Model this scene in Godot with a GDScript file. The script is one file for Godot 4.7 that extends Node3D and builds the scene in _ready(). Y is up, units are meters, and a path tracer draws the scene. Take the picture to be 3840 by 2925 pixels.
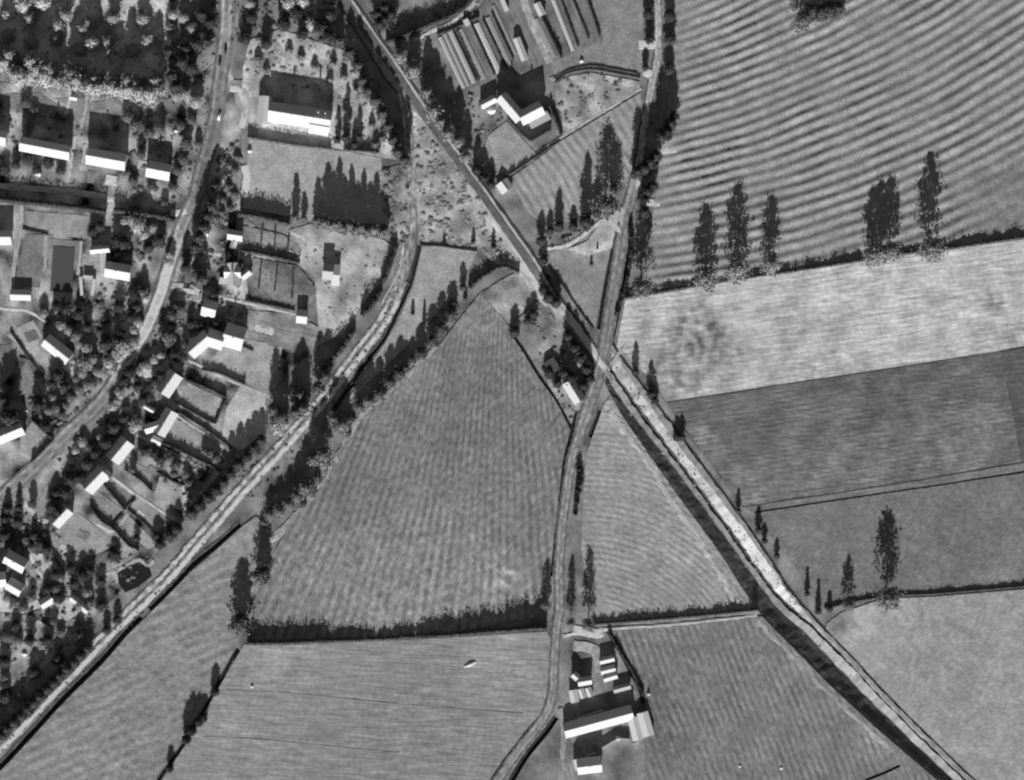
extends Node3D
# An air view of fields, a sunk track and a village edge. Plan units: 0.144 m each, origin at the middle of the sheet.

const UNIT := 0.144
const GAIN := 0.86            # what flat ground in the sun shows of its base colour
var rng := RandomNumberGenerator.new()
var rough := FastNoiseLite.new()
var names := {}
var mats := {}
var cuts: Array[PackedVector2Array] = []
var cut_boxes: Array[Rect2] = []
var tex := {}
var protos := {}

# ---------------------------------------------------------------- helpers
func at(x: float, y: float) -> Vector2:
	return Vector2((x - 1920.0) * UNIT, (y - 1462.5) * UNIT)

func pts(t: String) -> PackedVector2Array:
	var out := PackedVector2Array()
	for w in t.split(" ", false):
		var c := w.split(",")
		out.append(at(float(c[0]), float(c[1])))
	return out

func lin(s: float) -> float:
	return s / 12.92 if s <= 0.04045 else pow((s + 0.055) / 1.055, 2.4)

func tone(s: float) -> float:      # base colour that shows as grey s on flat sunlit ground
	return lin(s) / GAIN

func grey(l: float) -> Color:
	var c := Color(l, l, l).linear_to_srgb()
	c.a = 1.0
	return c

func numbered(called: String) -> String:
	if not names.has(called):
		names[called] = 0
		return called
	names[called] += 1
	return "%s_%03d" % [called, names[called]]

func tag(o: Node, label: String, category: String, group := "") -> Node:
	o.set_meta("label", label)
	o.set_meta("category", category)
	if group != "":
		o.set_meta("group", group)
	return o

func base(called: String, p: Vector2, turn := 0.0, y := 0.0) -> Node3D:
	var o := Node3D.new()
	o.name = numbered(called)
	o.position = Vector3(p.x, y, p.y)
	o.rotation.y = turn
	add_child(o)
	return o

func mat(l: float, r := 0.9, metal := 0.0) -> StandardMaterial3D:
	var k := "%.3f/%.2f/%.2f" % [l, r, metal]
	if not mats.has(k):
		var m := StandardMaterial3D.new()
		m.albedo_color = grey(l)
		m.roughness = r
		m.metallic = metal
		mats[k] = m
	return mats[k]

func painted(key: String, r := 0.95) -> StandardMaterial3D:     # vertex colour times a grain texture
	var k := "v/" + key
	if not mats.has(k):
		var m := StandardMaterial3D.new()
		m.vertex_color_use_as_albedo = true
		m.roughness = r
		m.metallic_specular = 0.15
		if key != "":
			m.albedo_texture = tex[key]
		mats[k] = m
	return mats[k]

func wall_mat(l: float, key := "plaster", r := 0.9) -> StandardMaterial3D:
	var k := "w/%.3f/%s" % [l, key]
	if not mats.has(k):
		var m := StandardMaterial3D.new()
		m.albedo_color = grey(minf(l / 0.62, 0.95))
		m.albedo_texture = tex[key]
		m.uv1_triplanar = true
		m.uv1_world_triplanar = true
		m.uv1_scale = Vector3(0.08, 0.08, 0.08)
		m.roughness = r
		mats[k] = m
	return mats[k]

# grain textures: a multiplier of mean 0.62, kept in sRGB bytes
func grain(size: int, fine: float, coarse: float, contrast: float, squeeze: int, seed_: int) -> ImageTexture:
	var n := FastNoiseLite.new()
	n.seed = seed_
	n.noise_type = FastNoiseLite.TYPE_SIMPLEX_SMOOTH
	n.frequency = fine
	n.fractal_octaves = 3
	var h := size / squeeze
	var a := n.get_seamless_image(size, size, false, false, 0.15) if squeeze == 1 else n.get_seamless_image(h, size, false, false, 0.15)
	if squeeze > 1:
		a.resize(size, size, Image.INTERPOLATE_CUBIC)
	n.seed = seed_ + 7
	n.frequency = coarse
	var b := n.get_seamless_image(size, size, false, false, 0.2)
	var da := a.get_data()
	var db := b.get_data()
	var lut := PackedByteArray()
	lut.resize(512)
	for i in 512:
		var l := 0.62 * exp(contrast * (float(i) / 255.5 - 1.0))
		lut[i] = int(clampf(Color(l, l, l).linear_to_srgb().r, 0, 1) * 255.0)
	var out := PackedByteArray()
	out.resize(da.size())
	for i in da.size():
		out[i] = lut[(da[i] * 5 + db[i] * 3) >> 2]
	return ImageTexture.create_from_image(Image.create_from_data(size, size, false, Image.FORMAT_L8, out))

func smooth_line(c: PackedVector2Array, n: int) -> PackedVector2Array:
	var out := PackedVector2Array()
	for i in c.size() - 1:
		var p0 := c[maxi(i - 1, 0)]
		var p3 := c[mini(i + 2, c.size() - 1)]
		for k in n:
			out.append(c[i].cubic_interpolate(c[i + 1], p0, p3, float(k) / n))
	out.append(c[c.size() - 1])
	return out

# ---------------------------------------------------------------- ground sheets with relief, cut out where a ditch or the sunk track runs
func relief(p: Vector2, o: Dictionary) -> float:
	var d: float = o.get("dir", 0.0)
	var q := p.rotated(-d)
	var h: float = o.get("y", 0.05)
	if o.has("bump"):
		for b in o.bump:
			h += b[0] * (0.5 + rough.get_noise_2d(q.x / (b[1] * b[2]) * 10.0, q.y / b[1] * 10.0 + b[0] * 977.0))
	if o.has("rows"):
		var v := q.y + rough.get_noise_2d(q.x * 0.25, q.y * 0.25) * 2.0
		h += o.rows[1] * (0.5 + 0.5 * sin(v * TAU / o.rows[0])) * (0.65 + 0.7 * rough.get_noise_2d(p.x * 0.4 + 300.0, p.y * 0.4))
	if o.has("arcs"):      # curved ridges of an old ploughland
		var x := (p.x - 54.72) / 0.1005
		var y := (p.y + 210.6) / 0.1005
		var c := (y - (0.33 + 0.00016 * x) / 0.00017 - 0.00016 / (0.00017 * 0.00017)) * exp(-0.00017 * x)
		var ph := c / 51.0 + rough.get_noise_2d(p.x * 0.14, p.y * 0.14) * 0.2
		var fade := 0.75 + 0.6 * rough.get_noise_2d(p.x * 0.22 + 90.0, p.y * 0.22)
		fade *= clampf(1.15 - maxf(0.0, (p.x - 225.0) / 40.0) * clampf((p.y + 150.0) / 40.0, 0.0, 1.0), 0.15, 1.0)
		fade *= clampf((p.x - p.y * -0.12 - 62.0) / 16.0, 0.25, 1.0)
		h += o.arcs * (0.5 + 0.5 * sin(ph * TAU)) * fade
	return h

func sheet(called: String, poly: PackedVector2Array, s: float, o := {}) -> MeshInstance3D:
	var c: float = o.get("cell", 1.6)
	var box := Rect2(poly[0], Vector2.ZERO)
	for p in poly:
		box = box.expand(p)
	var nx := int(ceil(box.size.x / c)) + 1
	var nz := int(ceil(box.size.y / c)) + 1
	var state := PackedByteArray()      # 1: an edge runs through the cell
	state.resize(nx * nz)
	var near: Array[int] = []
	for k in cuts.size():
		if cut_boxes[k].intersects(box):
			near.append(k)
	var loops: Array[PackedVector2Array] = [poly]
	for k in near:
		loops.append(cuts[k])
	for loop in loops:
		for i in loop.size():
			var a := loop[i]
			var b := loop[(i + 1) % loop.size()]
			var steps := int(a.distance_to(b) / (c * 0.2)) + 1
			for k in steps + 1:
				var p := (a.lerp(b, float(k) / steps) - box.position) / c
				var ix := int(floor(p.x))
				var iz := int(floor(p.y))
				if ix >= 0 and iz >= 0 and ix < nx and iz < nz:
					state[iz * nx + ix] = 1
	var w := nx + 1
	var hs := PackedFloat32Array()
	hs.resize(w * (nz + 1))
	for iz in nz + 1:
		for ix in w:
			hs[iz * w + ix] = relief(box.position + Vector2(ix, iz) * c, o)
	var V := PackedVector3Array()
	var N := PackedVector3Array()
	var C := PackedColorArray()
	var U := PackedVector2Array()
	var I := PackedInt32Array()
	var slot := PackedInt32Array()
	slot.resize(w * (nz + 1))
	slot.fill(-1)
	var d: float = o.get("dir", 0.0)
	var span: float = o.get("span", 220.0)
	var l := tone(s) / 0.62
	var patches = o.get("patch", [])
	var shade := func(p: Vector2) -> Color:
		var t: float = l * (1.0 + o.get("mottle", 0.22) * rough.get_noise_2d(p.x * 0.55 + s * 700.0, p.y * 0.55))
		if o.has("arctone"):
			t *= 0.93 + 0.16 * clampf((relief(p, o) - o.get("y", 0.05)) / o.arcs, 0.0, 1.0)  # crests coloured lighter than furrows, repeating the contrast the sun gives
		if o.has("stripe"):
			var r := p.rotated(-d)
			if o.has("ring"):
				r.y = p.distance_to(o.ring)
			elif o.has("fan"):      # rows that spread from a far point
				var f: Vector2 = p - o.fan
				r.y = f.angle() * o.fan.distance_to(at(1500, 1800))
			t *= 1.0 + o.stripe[1] * sin((r.y + 1.2 * rough.get_noise_2d(r.x * 0.12, r.y * 0.12)) * TAU / o.stripe[0]) * clampf(0.8 + 1.3 * rough.get_noise_2d(p.x * 0.5 + 70.0, p.y * 0.5), 0.1, 1.4)
		for q in patches:
			var e: float = ((p - q[0]) / q[1]).length()
			if e < 1.0:
				var f: float = 1.0 - e * e
				t *= 1.0 + (q[2] - 1.0) * f * clampf(0.75 + 1.2 * rough.get_noise_2d(p.x * 1.3, p.y * 1.3), 0.0, 1.3)
		return Color(t, t, t)
	var add := func(p: Vector2) -> int:
		V.append(Vector3(p.x, relief(p, o), p.y))
		N.append(Vector3(relief(p - Vector2(0.4, 0), o) - relief(p + Vector2(0.4, 0), o), 0.8, relief(p - Vector2(0, 0.4), o) - relief(p + Vector2(0, 0.4), o)).normalized())
		C.append(shade.call(p))
		U.append(p.rotated(-d) / span)
		return V.size() - 1
	for iz in nz:
		for ix in nx:
			var lo := box.position + Vector2(ix, iz) * c
			if state[iz * nx + ix] == 0:
				var mid := lo + Vector2(c, c) * 0.5
				if not Geometry2D.is_point_in_polygon(mid, poly):
					continue
				var out := false
				for k in near:
					if cut_boxes[k].has_point(mid) and Geometry2D.is_point_in_polygon(mid, cuts[k]):
						out = true
						break
				if out:
					continue
				var id: Array[int] = []
				for corner in [Vector2i(0, 0), Vector2i(1, 0), Vector2i(1, 1), Vector2i(0, 1)]:
					var k: int = (iz + corner.y) * w + ix + corner.x
					if slot[k] < 0:
						var p: Vector2 = box.position + Vector2(ix + corner.x, iz + corner.y) * c
						slot[k] = V.size()
						V.append(Vector3(p.x, hs[k], p.y))
						var jx: int = ix + corner.x
						var jz: int = iz + corner.y
						var x0 := maxi(jx - 1, 0)
						var x1 := mini(jx + 1, nx)
						var z0 := maxi(jz - 1, 0)
						var z1 := mini(jz + 1, nz)
						N.append(Vector3((hs[jz * w + x0] - hs[jz * w + x1]) / ((x1 - x0) * c), 1.0, (hs[z0 * w + jx] - hs[z1 * w + jx]) / ((z1 - z0) * c)).normalized())
						C.append(shade.call(p))
						U.append(p.rotated(-d) / span)
					id.append(slot[k])
				I.append_array([id[0], id[1], id[2], id[0], id[2], id[3]])
			else:
				var cell := PackedVector2Array([lo, lo + Vector2(c, 0), lo + Vector2(c, c), lo + Vector2(0, c)])
				var parts := Geometry2D.intersect_polygons(cell, poly)
				for k in near:
					if not cut_boxes[k].intersects(Rect2(lo, Vector2(c, c))):
						continue
					var left: Array[PackedVector2Array] = []
					for p in parts:
						for q in Geometry2D.clip_polygons(p, cuts[k]):
							if not Geometry2D.is_polygon_clockwise(q):
								left.append(q)
					parts = left
				for p in parts:
					var tri := Geometry2D.triangulate_polygon(p)
					if tri.is_empty():
						continue
					var from := V.size()
					for v in p:
						add.call(v)
					for k in range(0, tri.size(), 3):
						var a := p[tri[k]]
						var b := p[tri[k + 1]]
						var e := p[tri[k + 2]]
						if (b - a).cross(e - a) > 0.0:
							I.append_array([from + tri[k], from + tri[k + 1], from + tri[k + 2]])
						else:
							I.append_array([from + tri[k], from + tri[k + 2], from + tri[k + 1]])
	var arr := []
	arr.resize(Mesh.ARRAY_MAX)
	arr[Mesh.ARRAY_VERTEX] = V
	arr[Mesh.ARRAY_NORMAL] = N
	arr[Mesh.ARRAY_COLOR] = C
	arr[Mesh.ARRAY_TEX_UV] = U
	arr[Mesh.ARRAY_INDEX] = I
	var me := ArrayMesh.new()
	me.add_surface_from_arrays(Mesh.PRIMITIVE_TRIANGLES, arr)
	me.surface_set_material(0, painted(o.get("tex", "grass")))
	var m := MeshInstance3D.new()
	m.name = numbered(called)
	m.mesh = me
	m.set_meta("kind", "structure")
	add_child(m)
	return m

# ---------------------------------------------------------------- ribbons: roads, paths, ditches, the sunk track
# prof: points [offset to the right, height, grey of the strip that follows] or one such list per control point
func ribbon(called: String, line: PackedVector2Array, prof: Array, o := {}) -> MeshInstance3D:
	var sub: int = o.get("sub", 8)
	var line2 := smooth_line(line, sub)
	var many: bool = prof[0][0] is Array
	var jit: float = o.get("jit", 0.25)
	var bumpy: float = o.get("bump", 0.05)
	var slow: float = o.get("slow", 1.0)
	var st := SurfaceTool.new()
	st.begin(Mesh.PRIMITIVE_TRIANGLES)
	st.set_smooth_group(-1)
	var rows := []
	var run := 0.0
	for i in line2.size():
		var dir := (line2[mini(i + 1, line2.size() - 1)] - line2[maxi(i - 1, 0)]).normalized()
		var right := Vector2(-dir.y, dir.x)
		if i > 0:
			run += line2[i].distance_to(line2[i - 1])
		var k := mini(i / sub, line.size() - 2)
		var f := float(i - k * sub) / sub
		var a: Array = prof[mini(k, prof.size() - 1)] if many else prof
		var b: Array = prof[mini(k + 1, prof.size() - 1)] if many else prof
		var row := []
		for j in a.size():
			var e := 0.0 if (j == 0 or j == a.size() - 1) and o.get("cut", false) else 1.0
			var off: float = lerpf(a[j][0], b[j][0], f) + e * jit * rough.get_noise_2d(run * 2.6 * slow + j * 60.0, j * 35.0) * 1.6
			var h: float = lerpf(a[j][1], b[j][1], f) + e * bumpy * rough.get_noise_2d(run * 1.4 * slow, j * 55.0 + 20.0)
			var g: float = lerpf(a[j][2], b[j][2], f) * (1.0 + o.get("mottle", 0.3) * rough.get_noise_2d(run * 2.2 + j * 91.0, j * 13.0))
			var q := line2[i] + right * off
			row.append([Vector3(q.x, h, q.y), tone(clampf(g, 0.02, 0.9)) / 0.62, Vector2(run, off) / 40.0])
		rows.append(row)
	for i in rows.size() - 1:
		for j in rows[i].size() - 1:
			var g0: float = rows[i][j][1]
			var g1: float = rows[i + 1][j][1]
			var quad := [[rows[i][j], g0], [rows[i + 1][j], g1], [rows[i + 1][j + 1], g1], [rows[i][j + 1], g0]]
			for k in [0, 1, 2, 0, 2, 3]:
				st.set_color(Color(quad[k][1], quad[k][1], quad[k][1]))
				st.set_uv(quad[k][0][2])
				st.add_vertex(quad[k][0][0])
	st.generate_normals()
	var m := MeshInstance3D.new()
	m.name = numbered(called)
	m.mesh = st.commit()
	m.material_override = painted(o.get("tex", "gravel"))
	m.set_meta("kind", "structure")
	add_child(m)
	if o.get("cut", false):
		var outline := PackedVector2Array()
		for row in rows:
			outline.append(Vector2(row[0][0].x, row[0][0].z))
		for i in rows.size():
			var e: Vector3 = rows[rows.size() - 1 - i][rows[0].size() - 1][0]
			outline.append(Vector2(e.x, e.z))
		if Geometry2D.is_polygon_clockwise(outline):
			outline.reverse()
		cuts.append(outline)
		var box := Rect2(outline[0], Vector2.ZERO)
		for p in outline:
			box = box.expand(p)
		cut_boxes.append(box)
	return m

func ditch(line: String, w: float, d: float, g := 0.2) -> void:
	ribbon("ditch", pts(line), [[-w * 0.5, 0.07, g], [-w * 0.12, -d, g * 0.8], [w * 0.12, -d, g], [w * 0.5, 0.07, g]], {"cut": true, "tex": "grass", "jit": 0.2})

func path(called: String, line: String, w: float, g: float, y := 0.16, jit := 0.3) -> void:
	ribbon(called, pts(line), [[-w * 0.5 - 0.25, 0.02, g], [-w * 0.5, y, g], [0.0, y + 0.05, g * 0.97], [w * 0.5, y, g], [w * 0.5 + 0.25, 0.02, g]], {"jit": jit})

# ---------------------------------------------------------------- shapes
func quad(st: SurfaceTool, a: Vector3, b: Vector3, c: Vector3, d: Vector3) -> void:
	for v in [a, b, c, a, c, d]:
		st.add_vertex(v)

func box(st: SurfaceTool, c: Vector3, s: Vector3, turn := 0.0) -> void:
	var h := s * 0.5
	var p: Array[Vector3] = []
	for k in 8:
		var v := Vector3(h.x if k & 1 else -h.x, h.y if k & 2 else -h.y, h.z if k & 4 else -h.z)
		p.append(v.rotated(Vector3.UP, turn) + c)
	for f in [[0, 2, 3, 1], [5, 7, 6, 4], [4, 6, 2, 0], [1, 3, 7, 5], [2, 6, 7, 3], [4, 0, 1, 5]]:
		quad(st, p[f[0]], p[f[1]], p[f[2]], p[f[3]])

func tube(st: SurfaceTool, a: Vector3, b: Vector3, ra: float, rb: float, n := 6) -> void:
	var ax := (b - a).normalized()
	var u := ax.cross(Vector3(0.31, 0.2, 0.93)).normalized()
	var v := ax.cross(u)
	for k in n:
		var t0 := TAU * k / n
		var t1 := TAU * (k + 1) / n
		var d0 := u * cos(t0) + v * sin(t0)
		var d1 := u * cos(t1) + v * sin(t1)
		quad(st, a + d0 * ra, a + d1 * ra, b + d1 * rb, b + d0 * rb)
		for w in [b, b + d0 * rb, b + d1 * rb]:
			st.add_vertex(w)

func mb() -> SurfaceTool:
	var st := SurfaceTool.new()
	st.begin(Mesh.PRIMITIVE_TRIANGLES)
	st.set_smooth_group(-1)
	return st

func build(st: SurfaceTool, called: String, m: Material, parent: Node = null) -> MeshInstance3D:
	st.generate_normals()
	return place(st.commit(), called, m, parent)

func place(me: Mesh, called: String, m: Material, parent: Node = null) -> MeshInstance3D:
	var o := MeshInstance3D.new()
	o.mesh = me
	o.material_override = m
	if parent == null:
		o.name = numbered(called)
		add_child(o)
	else:
		o.name = called
		parent.add_child(o, true)
	return o

# ---------------------------------------------------------------- trees
func girth(kind: String, t: float) -> float:      # crown radius, 0..1, at the share t of the crown's height
	match kind:
		"poplar": return pow(sin(PI * pow(t, 0.75)), 0.75) * (1.0 - 0.25 * t)
		"spire": return (1.0 - t) * 0.92 + 0.08 if t > 0.08 else t * 12.0
		"elm": return pow(sin(PI * clampf(pow(t, 0.62), 0.0, 1.0)), 0.6) * (0.85 + 0.25 * sin(t * 11.0))
		"bush": return sqrt(maxf(0.0, 1.0 - t * t)) * 0.95 + 0.05
	return sqrt(maxf(0.0, 1.0 - pow(2.0 * t - 1.0, 2.0))) * 0.95 + 0.05

func leaf(V: PackedVector3Array, N: PackedVector3Array, C: PackedColorArray, p: Vector3, n: Vector3, out: Vector3, size: float, g: float) -> void:
	var u := n.cross(Vector3(rng.randf() - 0.5, rng.randf() - 0.5, rng.randf() - 0.5)).normalized()
	var v := n.cross(u)
	var a := p - u * size * 0.5
	var b := p + v * size * 0.33 + n * size * 0.12
	var c := p + u * size * 0.55
	var d := p - v * size * 0.33 + n * size * 0.12
	var nn := (n + out * 0.9).normalized()
	for w in [a, b, c, a, c, d]:
		V.append(w)
		N.append(nn)
		C.append(Color(g, g, g))

func leaf_mesh(V: PackedVector3Array, N: PackedVector3Array, C: PackedColorArray) -> ArrayMesh:
	var arr := []
	arr.resize(Mesh.ARRAY_MAX)
	arr[Mesh.ARRAY_VERTEX] = V
	arr[Mesh.ARRAY_NORMAL] = N
	arr[Mesh.ARRAY_COLOR] = C
	var me := ArrayMesh.new()
	me.add_surface_from_arrays(Mesh.PRIMITIVE_TRIANGLES, arr)
	return me

func leaf_mat(l: float) -> StandardMaterial3D:
	var k := "leaf/%.3f" % l
	if not mats.has(k):
		var m := StandardMaterial3D.new()
		m.albedo_color = grey(l)
		m.vertex_color_use_as_albedo = true
		m.roughness = 0.95
		m.metallic_specular = 0.1
		m.cull_mode = BaseMaterial3D.CULL_DISABLED
		mats[k] = m
	return mats[k]

func make_tree(kind: String, h: float, w: float, low: float, clumps: int, per: int, size: float, seed_: int) -> Node3D:
	rng.seed = seed_
	var o := Node3D.new()
	o.name = "tree"
	var st := mb()
	if kind != "bush":
		var lean := Vector3(rng.randf_range(-0.03, 0.03) * h, 0, rng.randf_range(-0.03, 0.03) * h)
		tube(st, Vector3(0, -0.3, 0), lean + Vector3(0, h * 0.45, 0), h * 0.022, h * 0.015)
		tube(st, lean + Vector3(0, h * 0.45, 0), lean * 1.5 + Vector3(0, h * 0.9, 0), h * 0.015, h * 0.004)
		for k in 9:
			var y := h * lerpf(maxf(low, 0.12), 0.85, (k + 0.5) / 9.0)
			var t := clampf((y / h - low) / (1.0 - low), 0.02, 0.98)
			var r := girth(kind, t) * w * 0.42
			var an := k * 2.4 + rng.randf() * 0.6
			tube(st, lean * (y / h) + Vector3(0, y - h * 0.06, 0), lean * (y / h) + Vector3(cos(an) * r, y + r * 0.5, sin(an) * r), h * 0.007, h * 0.002, 4)
	else:
		for k in 7:
			var an := k * 0.9
			tube(st, Vector3(cos(an) * 0.1, -0.1, sin(an) * 0.1), Vector3(cos(an) * w * 0.3, h * 0.75, sin(an) * w * 0.3), 0.05, 0.015, 4)
	build(st, "stem" if kind == "bush" else "trunk", mat(0.11), o)
	var V := PackedVector3Array()
	var N := PackedVector3Array()
	var C := PackedColorArray()
	var lobes := FastNoiseLite.new()
	lobes.seed = seed_
	lobes.frequency = 0.5
	for k in int(clumps * 1.5):
		var t := rng.randf_range(0.03, 0.99)
		var an := rng.randf() * TAU
		var big := 0.98 + 0.6 * lobes.get_noise_2d(cos(an) * 2.0 + t * 3.0, sin(an) * 2.0 + t * 4.0)
		var r := girth(kind, t) * w * 0.5 * big * pow(rng.randf(), 0.4)
		var y := h * lerpf(low, 1.0, t)
		var mid := Vector3(cos(an) * r, y, sin(an) * r)
		var cr := minf(w * 0.16, h * 0.2) * rng.randf_range(0.6, 1.2)
		var g := rng.randf_range(0.72, 1.25)
		for j in per:
			var q := Vector3(rng.randfn(), rng.randfn(), rng.randfn()) * 0.5
			var p := mid + q * cr
			p.y = clampf(p.y, 0.05, h * 1.03)
			var out := (Vector3(p.x, (y - h * 0.5) * 0.35, p.z) / maxf(w * 0.5, 0.1) + q * 0.6).normalized()
			var n := (out * 0.8 + Vector3(rng.randfn(), rng.randfn(), rng.randfn()) * 0.7).normalized()
			leaf(V, N, C, p, n, out, size * rng.randf_range(0.65, 1.4), g * rng.randf_range(0.85, 1.15))
	place(leaf_mesh(V, N, C), "foliage" if kind == "bush" else "crown", leaf_mat(0.2), o)
	o.set_meta("h", h)
	o.set_meta("w", w)
	return o

const ORD := ["first", "second", "third", "fourth", "fifth", "sixth", "seventh", "eighth", "ninth", "tenth", "eleventh", "twelfth", "thirteenth", "fourteenth", "fifteenth", "sixteenth", "seventeenth", "eighteenth", "nineteenth", "twentieth"]

func order(i: int, n: int, up: bool) -> String:
	if n == 1:
		return ""
	if i == 0:
		return "topmost" if up else "leftmost"
	if i == n - 1:
		return "lowest" if up else "rightmost"
	if i < n - i:
		return ORD[i] + (" from the top" if up else " from the left")
	return ORD[n - 1 - i] + (" from the bottom" if up else " from the right")

# list: "x,y,height,width ..." in plan units and metres
func trees(kind: String, l: float, list: String, look: String, where: String, category := "tree") -> void:
	var all := []
	var lo := Vector2(1e9, 1e9)
	var hi := -lo
	for w in list.split(" ", false):
		var c := w.split(",")
		var p := Vector2(float(c[0]), float(c[1]))
		all.append([p, float(c[2]), float(c[3])])
		lo = lo.min(p)
		hi = hi.max(p)
	var up: bool = (hi - lo).y > (hi - lo).x
	all.sort_custom(func(a, b): return a[0].y < b[0].y if up else a[0].x < b[0].x)
	var called: String = {"poplar": "poplar_tree", "spire": "conifer_tree", "elm": "tall_tree", "round": "round_tree", "bush": "bush", "thin": "bare_tree"}[kind]
	for i in all.size():
		var set_: Array = protos[kind]
		var src: Node3D = set_[rng.randi() % set_.size()]
		var o: Node3D = src.duplicate()
		o.name = numbered(called)
		add_child(o)
		var p := at(all[i][0].x, all[i][0].y)
		o.position = Vector3(p.x, 0.0, p.y)
		o.rotation.y = rng.randf() * TAU
		var k: float = all[i][2] / src.get_meta("w") * (1.0 if kind == "bush" or kind == "round" else 1.36 if kind == "thin" else 1.22)
		o.scale = Vector3(k, all[i][1] / src.get_meta("h"), k)
		(o.get_child(1) as MeshInstance3D).material_override = leaf_mat(snappedf(l * rng.randf_range(0.88, 1.14), 0.01))
		o.remove_meta("h")
		o.remove_meta("w")
		var n := all.size()
		var place_ := order(i, n, up)
		tag(o, look + " " + where if n == 1 else "%s, %s %s" % [look, place_, where], category, "" if n == 1 else category + "s " + where)

# a hedge along a line: heights at its two ends, a width, leaves of base colour l
func hedge(line: String, h0: float, h1: float, w: float, l: float, label: String, ragged := 0.5, called := "hedge", category := "hedge") -> void:
	var c := pts(line)
	var o := base(called, c[0])
	var raw := smooth_line(c, 40)
	var fine := PackedVector2Array([raw[0]])
	for p in raw:
		if p.distance_to(fine[fine.size() - 1]) >= 0.8:
			fine.append(p)
	var total := fine.size() * 0.8
	var V := PackedVector3Array()
	var N := PackedVector3Array()
	var C := PackedColorArray()
	var st := mb()
	var last := []
	for i in fine.size():
		var run := i * 0.8
		var dir := (fine[mini(i + 1, fine.size() - 1)] - fine[maxi(i - 1, 0)]).normalized()
		var right := Vector2(-dir.y, dir.x)
		var hh := lerpf(h0, h1, run / total) * (1.0 + ragged * (1.1 * rough.get_noise_2d(run * 1.5 + fine[0].x, fine[0].y) + 0.8 * rough.get_noise_2d(run * 6.0, fine[0].x)))
		hh = maxf(hh, 0.4)
		var row := []
		for e in [[-0.42, 0.0], [-0.34, 0.66], [0.0, 0.8], [0.34, 0.66], [0.42, 0.0]]:
			var q: Vector2 = fine[i] + right * e[0] * w * (1.0 + 0.5 * rough.get_noise_2d(run * 4.0, e[0] * 90.0)) - c[0]
			row.append(Vector3(q.x, hh * e[1] - (0.1 if e[1] == 0.0 else 0.0), q.y))
		if i > 0:
			for j in 4:
				quad(st, last[j], row[j], row[j + 1], last[j + 1])
		last = row
		var n := int(0.8 * (4.0 + 3.0 * hh + 3.0 * w)) + 1
		for k in n:
			var q := fine[i] + dir * rng.randf_range(-0.5, 0.5) - c[0]
			var side := rng.randf_range(-1.0, 1.0)
			var y := hh * (rng.randf_range(0.15, 0.95) if absf(side) > 0.6 else rng.randf_range(0.6, 1.0))
			var p := Vector3(q.x + right.x * side * w * 0.5, y, q.y + right.y * side * w * 0.5)
			var out := Vector3(right.x * side, 0.6, right.y * side).normalized()
			leaf(V, N, C, p, (out + Vector3(rng.randfn(), rng.randfn(), rng.randfn()) * 0.6).normalized(), out, rng.randf_range(0.4, 0.9) * clampf(hh * 0.5, 0.5, 1.2), rng.randf_range(0.7, 1.3))
	build(st, "shade_core", mat(l * 0.8), o)  # closed core added inside the leaves to block light
	place(leaf_mesh(V, N, C), "foliage", leaf_mat(l), o)
	tag(o, label, category)

# low growth nobody could count, over a patch of ground
func scrub(called: String, poly: PackedVector2Array, n: int, lo: float, hi: float, g0: float, g1: float, label: String) -> void:
	var box := Rect2(poly[0], Vector2.ZERO)
	for p in poly:
		box = box.expand(p)
	var mm := MultiMesh.new()
	mm.transform_format = MultiMesh.TRANSFORM_3D
	mm.use_colors = true
	mm.mesh = (protos["tuft"][0] as MeshInstance3D).mesh
	var got: Array[Vector2] = []
	n = int(n * 0.6)
	var tries := 0
	while got.size() < n and tries < n * 20:
		tries += 1
		var p := box.position + Vector2(rng.randf(), rng.randf()) * box.size
		if Geometry2D.is_point_in_polygon(p, poly) and rough.get_noise_2d(p.x * 1.5 + 50.0, p.y * 1.5) > rng.randf_range(-0.05, 0.45):
			got.append(p)
	mm.instance_count = got.size()
	for i in got.size():
		var k := lerpf(lo, hi * 0.9, pow(rng.randf(), 2.6))
		var b := Basis(Vector3.UP, rng.randf() * TAU).scaled(Vector3(k, k * rng.randf_range(0.22, 0.42), k))
		mm.set_instance_transform(i, Transform3D(b, Vector3(got[i].x, 0.05, got[i].y)))
		var g := lerpf(g0, g1, rng.randf())
		mm.set_instance_color(i, Color(g, g, g))
	var o := MultiMeshInstance3D.new()
	o.name = numbered(called)
	o.multimesh = mm
	o.material_override = painted("")
	o.set_meta("kind", "stuff")
	tag(o, label, "undergrowth")
	add_child(o)

# ---------------------------------------------------------------- buildings
var frame_mesh: ArrayMesh
var pane_mesh: ArrayMesh
var door_mesh: ArrayMesh

func window_meshes() -> void:
	var st := mb()
	for e in [[0.0, 0.66, 1.1, 0.1], [0.0, -0.66, 1.2, 0.1]]:
		box(st, Vector3(e[0], e[1], 0.02), Vector3(e[2], e[3], 0.1))
	for e in [-0.52, 0.0, 0.52]:
		box(st, Vector3(e, 0, 0.02), Vector3(0.08, 1.22, 0.08))
	st.generate_normals()
	frame_mesh = st.commit()
	st = mb()
	box(st, Vector3(0, 0, 0.01), Vector3(0.98, 1.2, 0.05))
	st.generate_normals()
	pane_mesh = st.commit()
	st = mb()
	box(st, Vector3(0, 1.02, 0.02), Vector3(0.95, 2.05, 0.09))
	st.generate_normals()
	door_mesh = st.commit()

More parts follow.
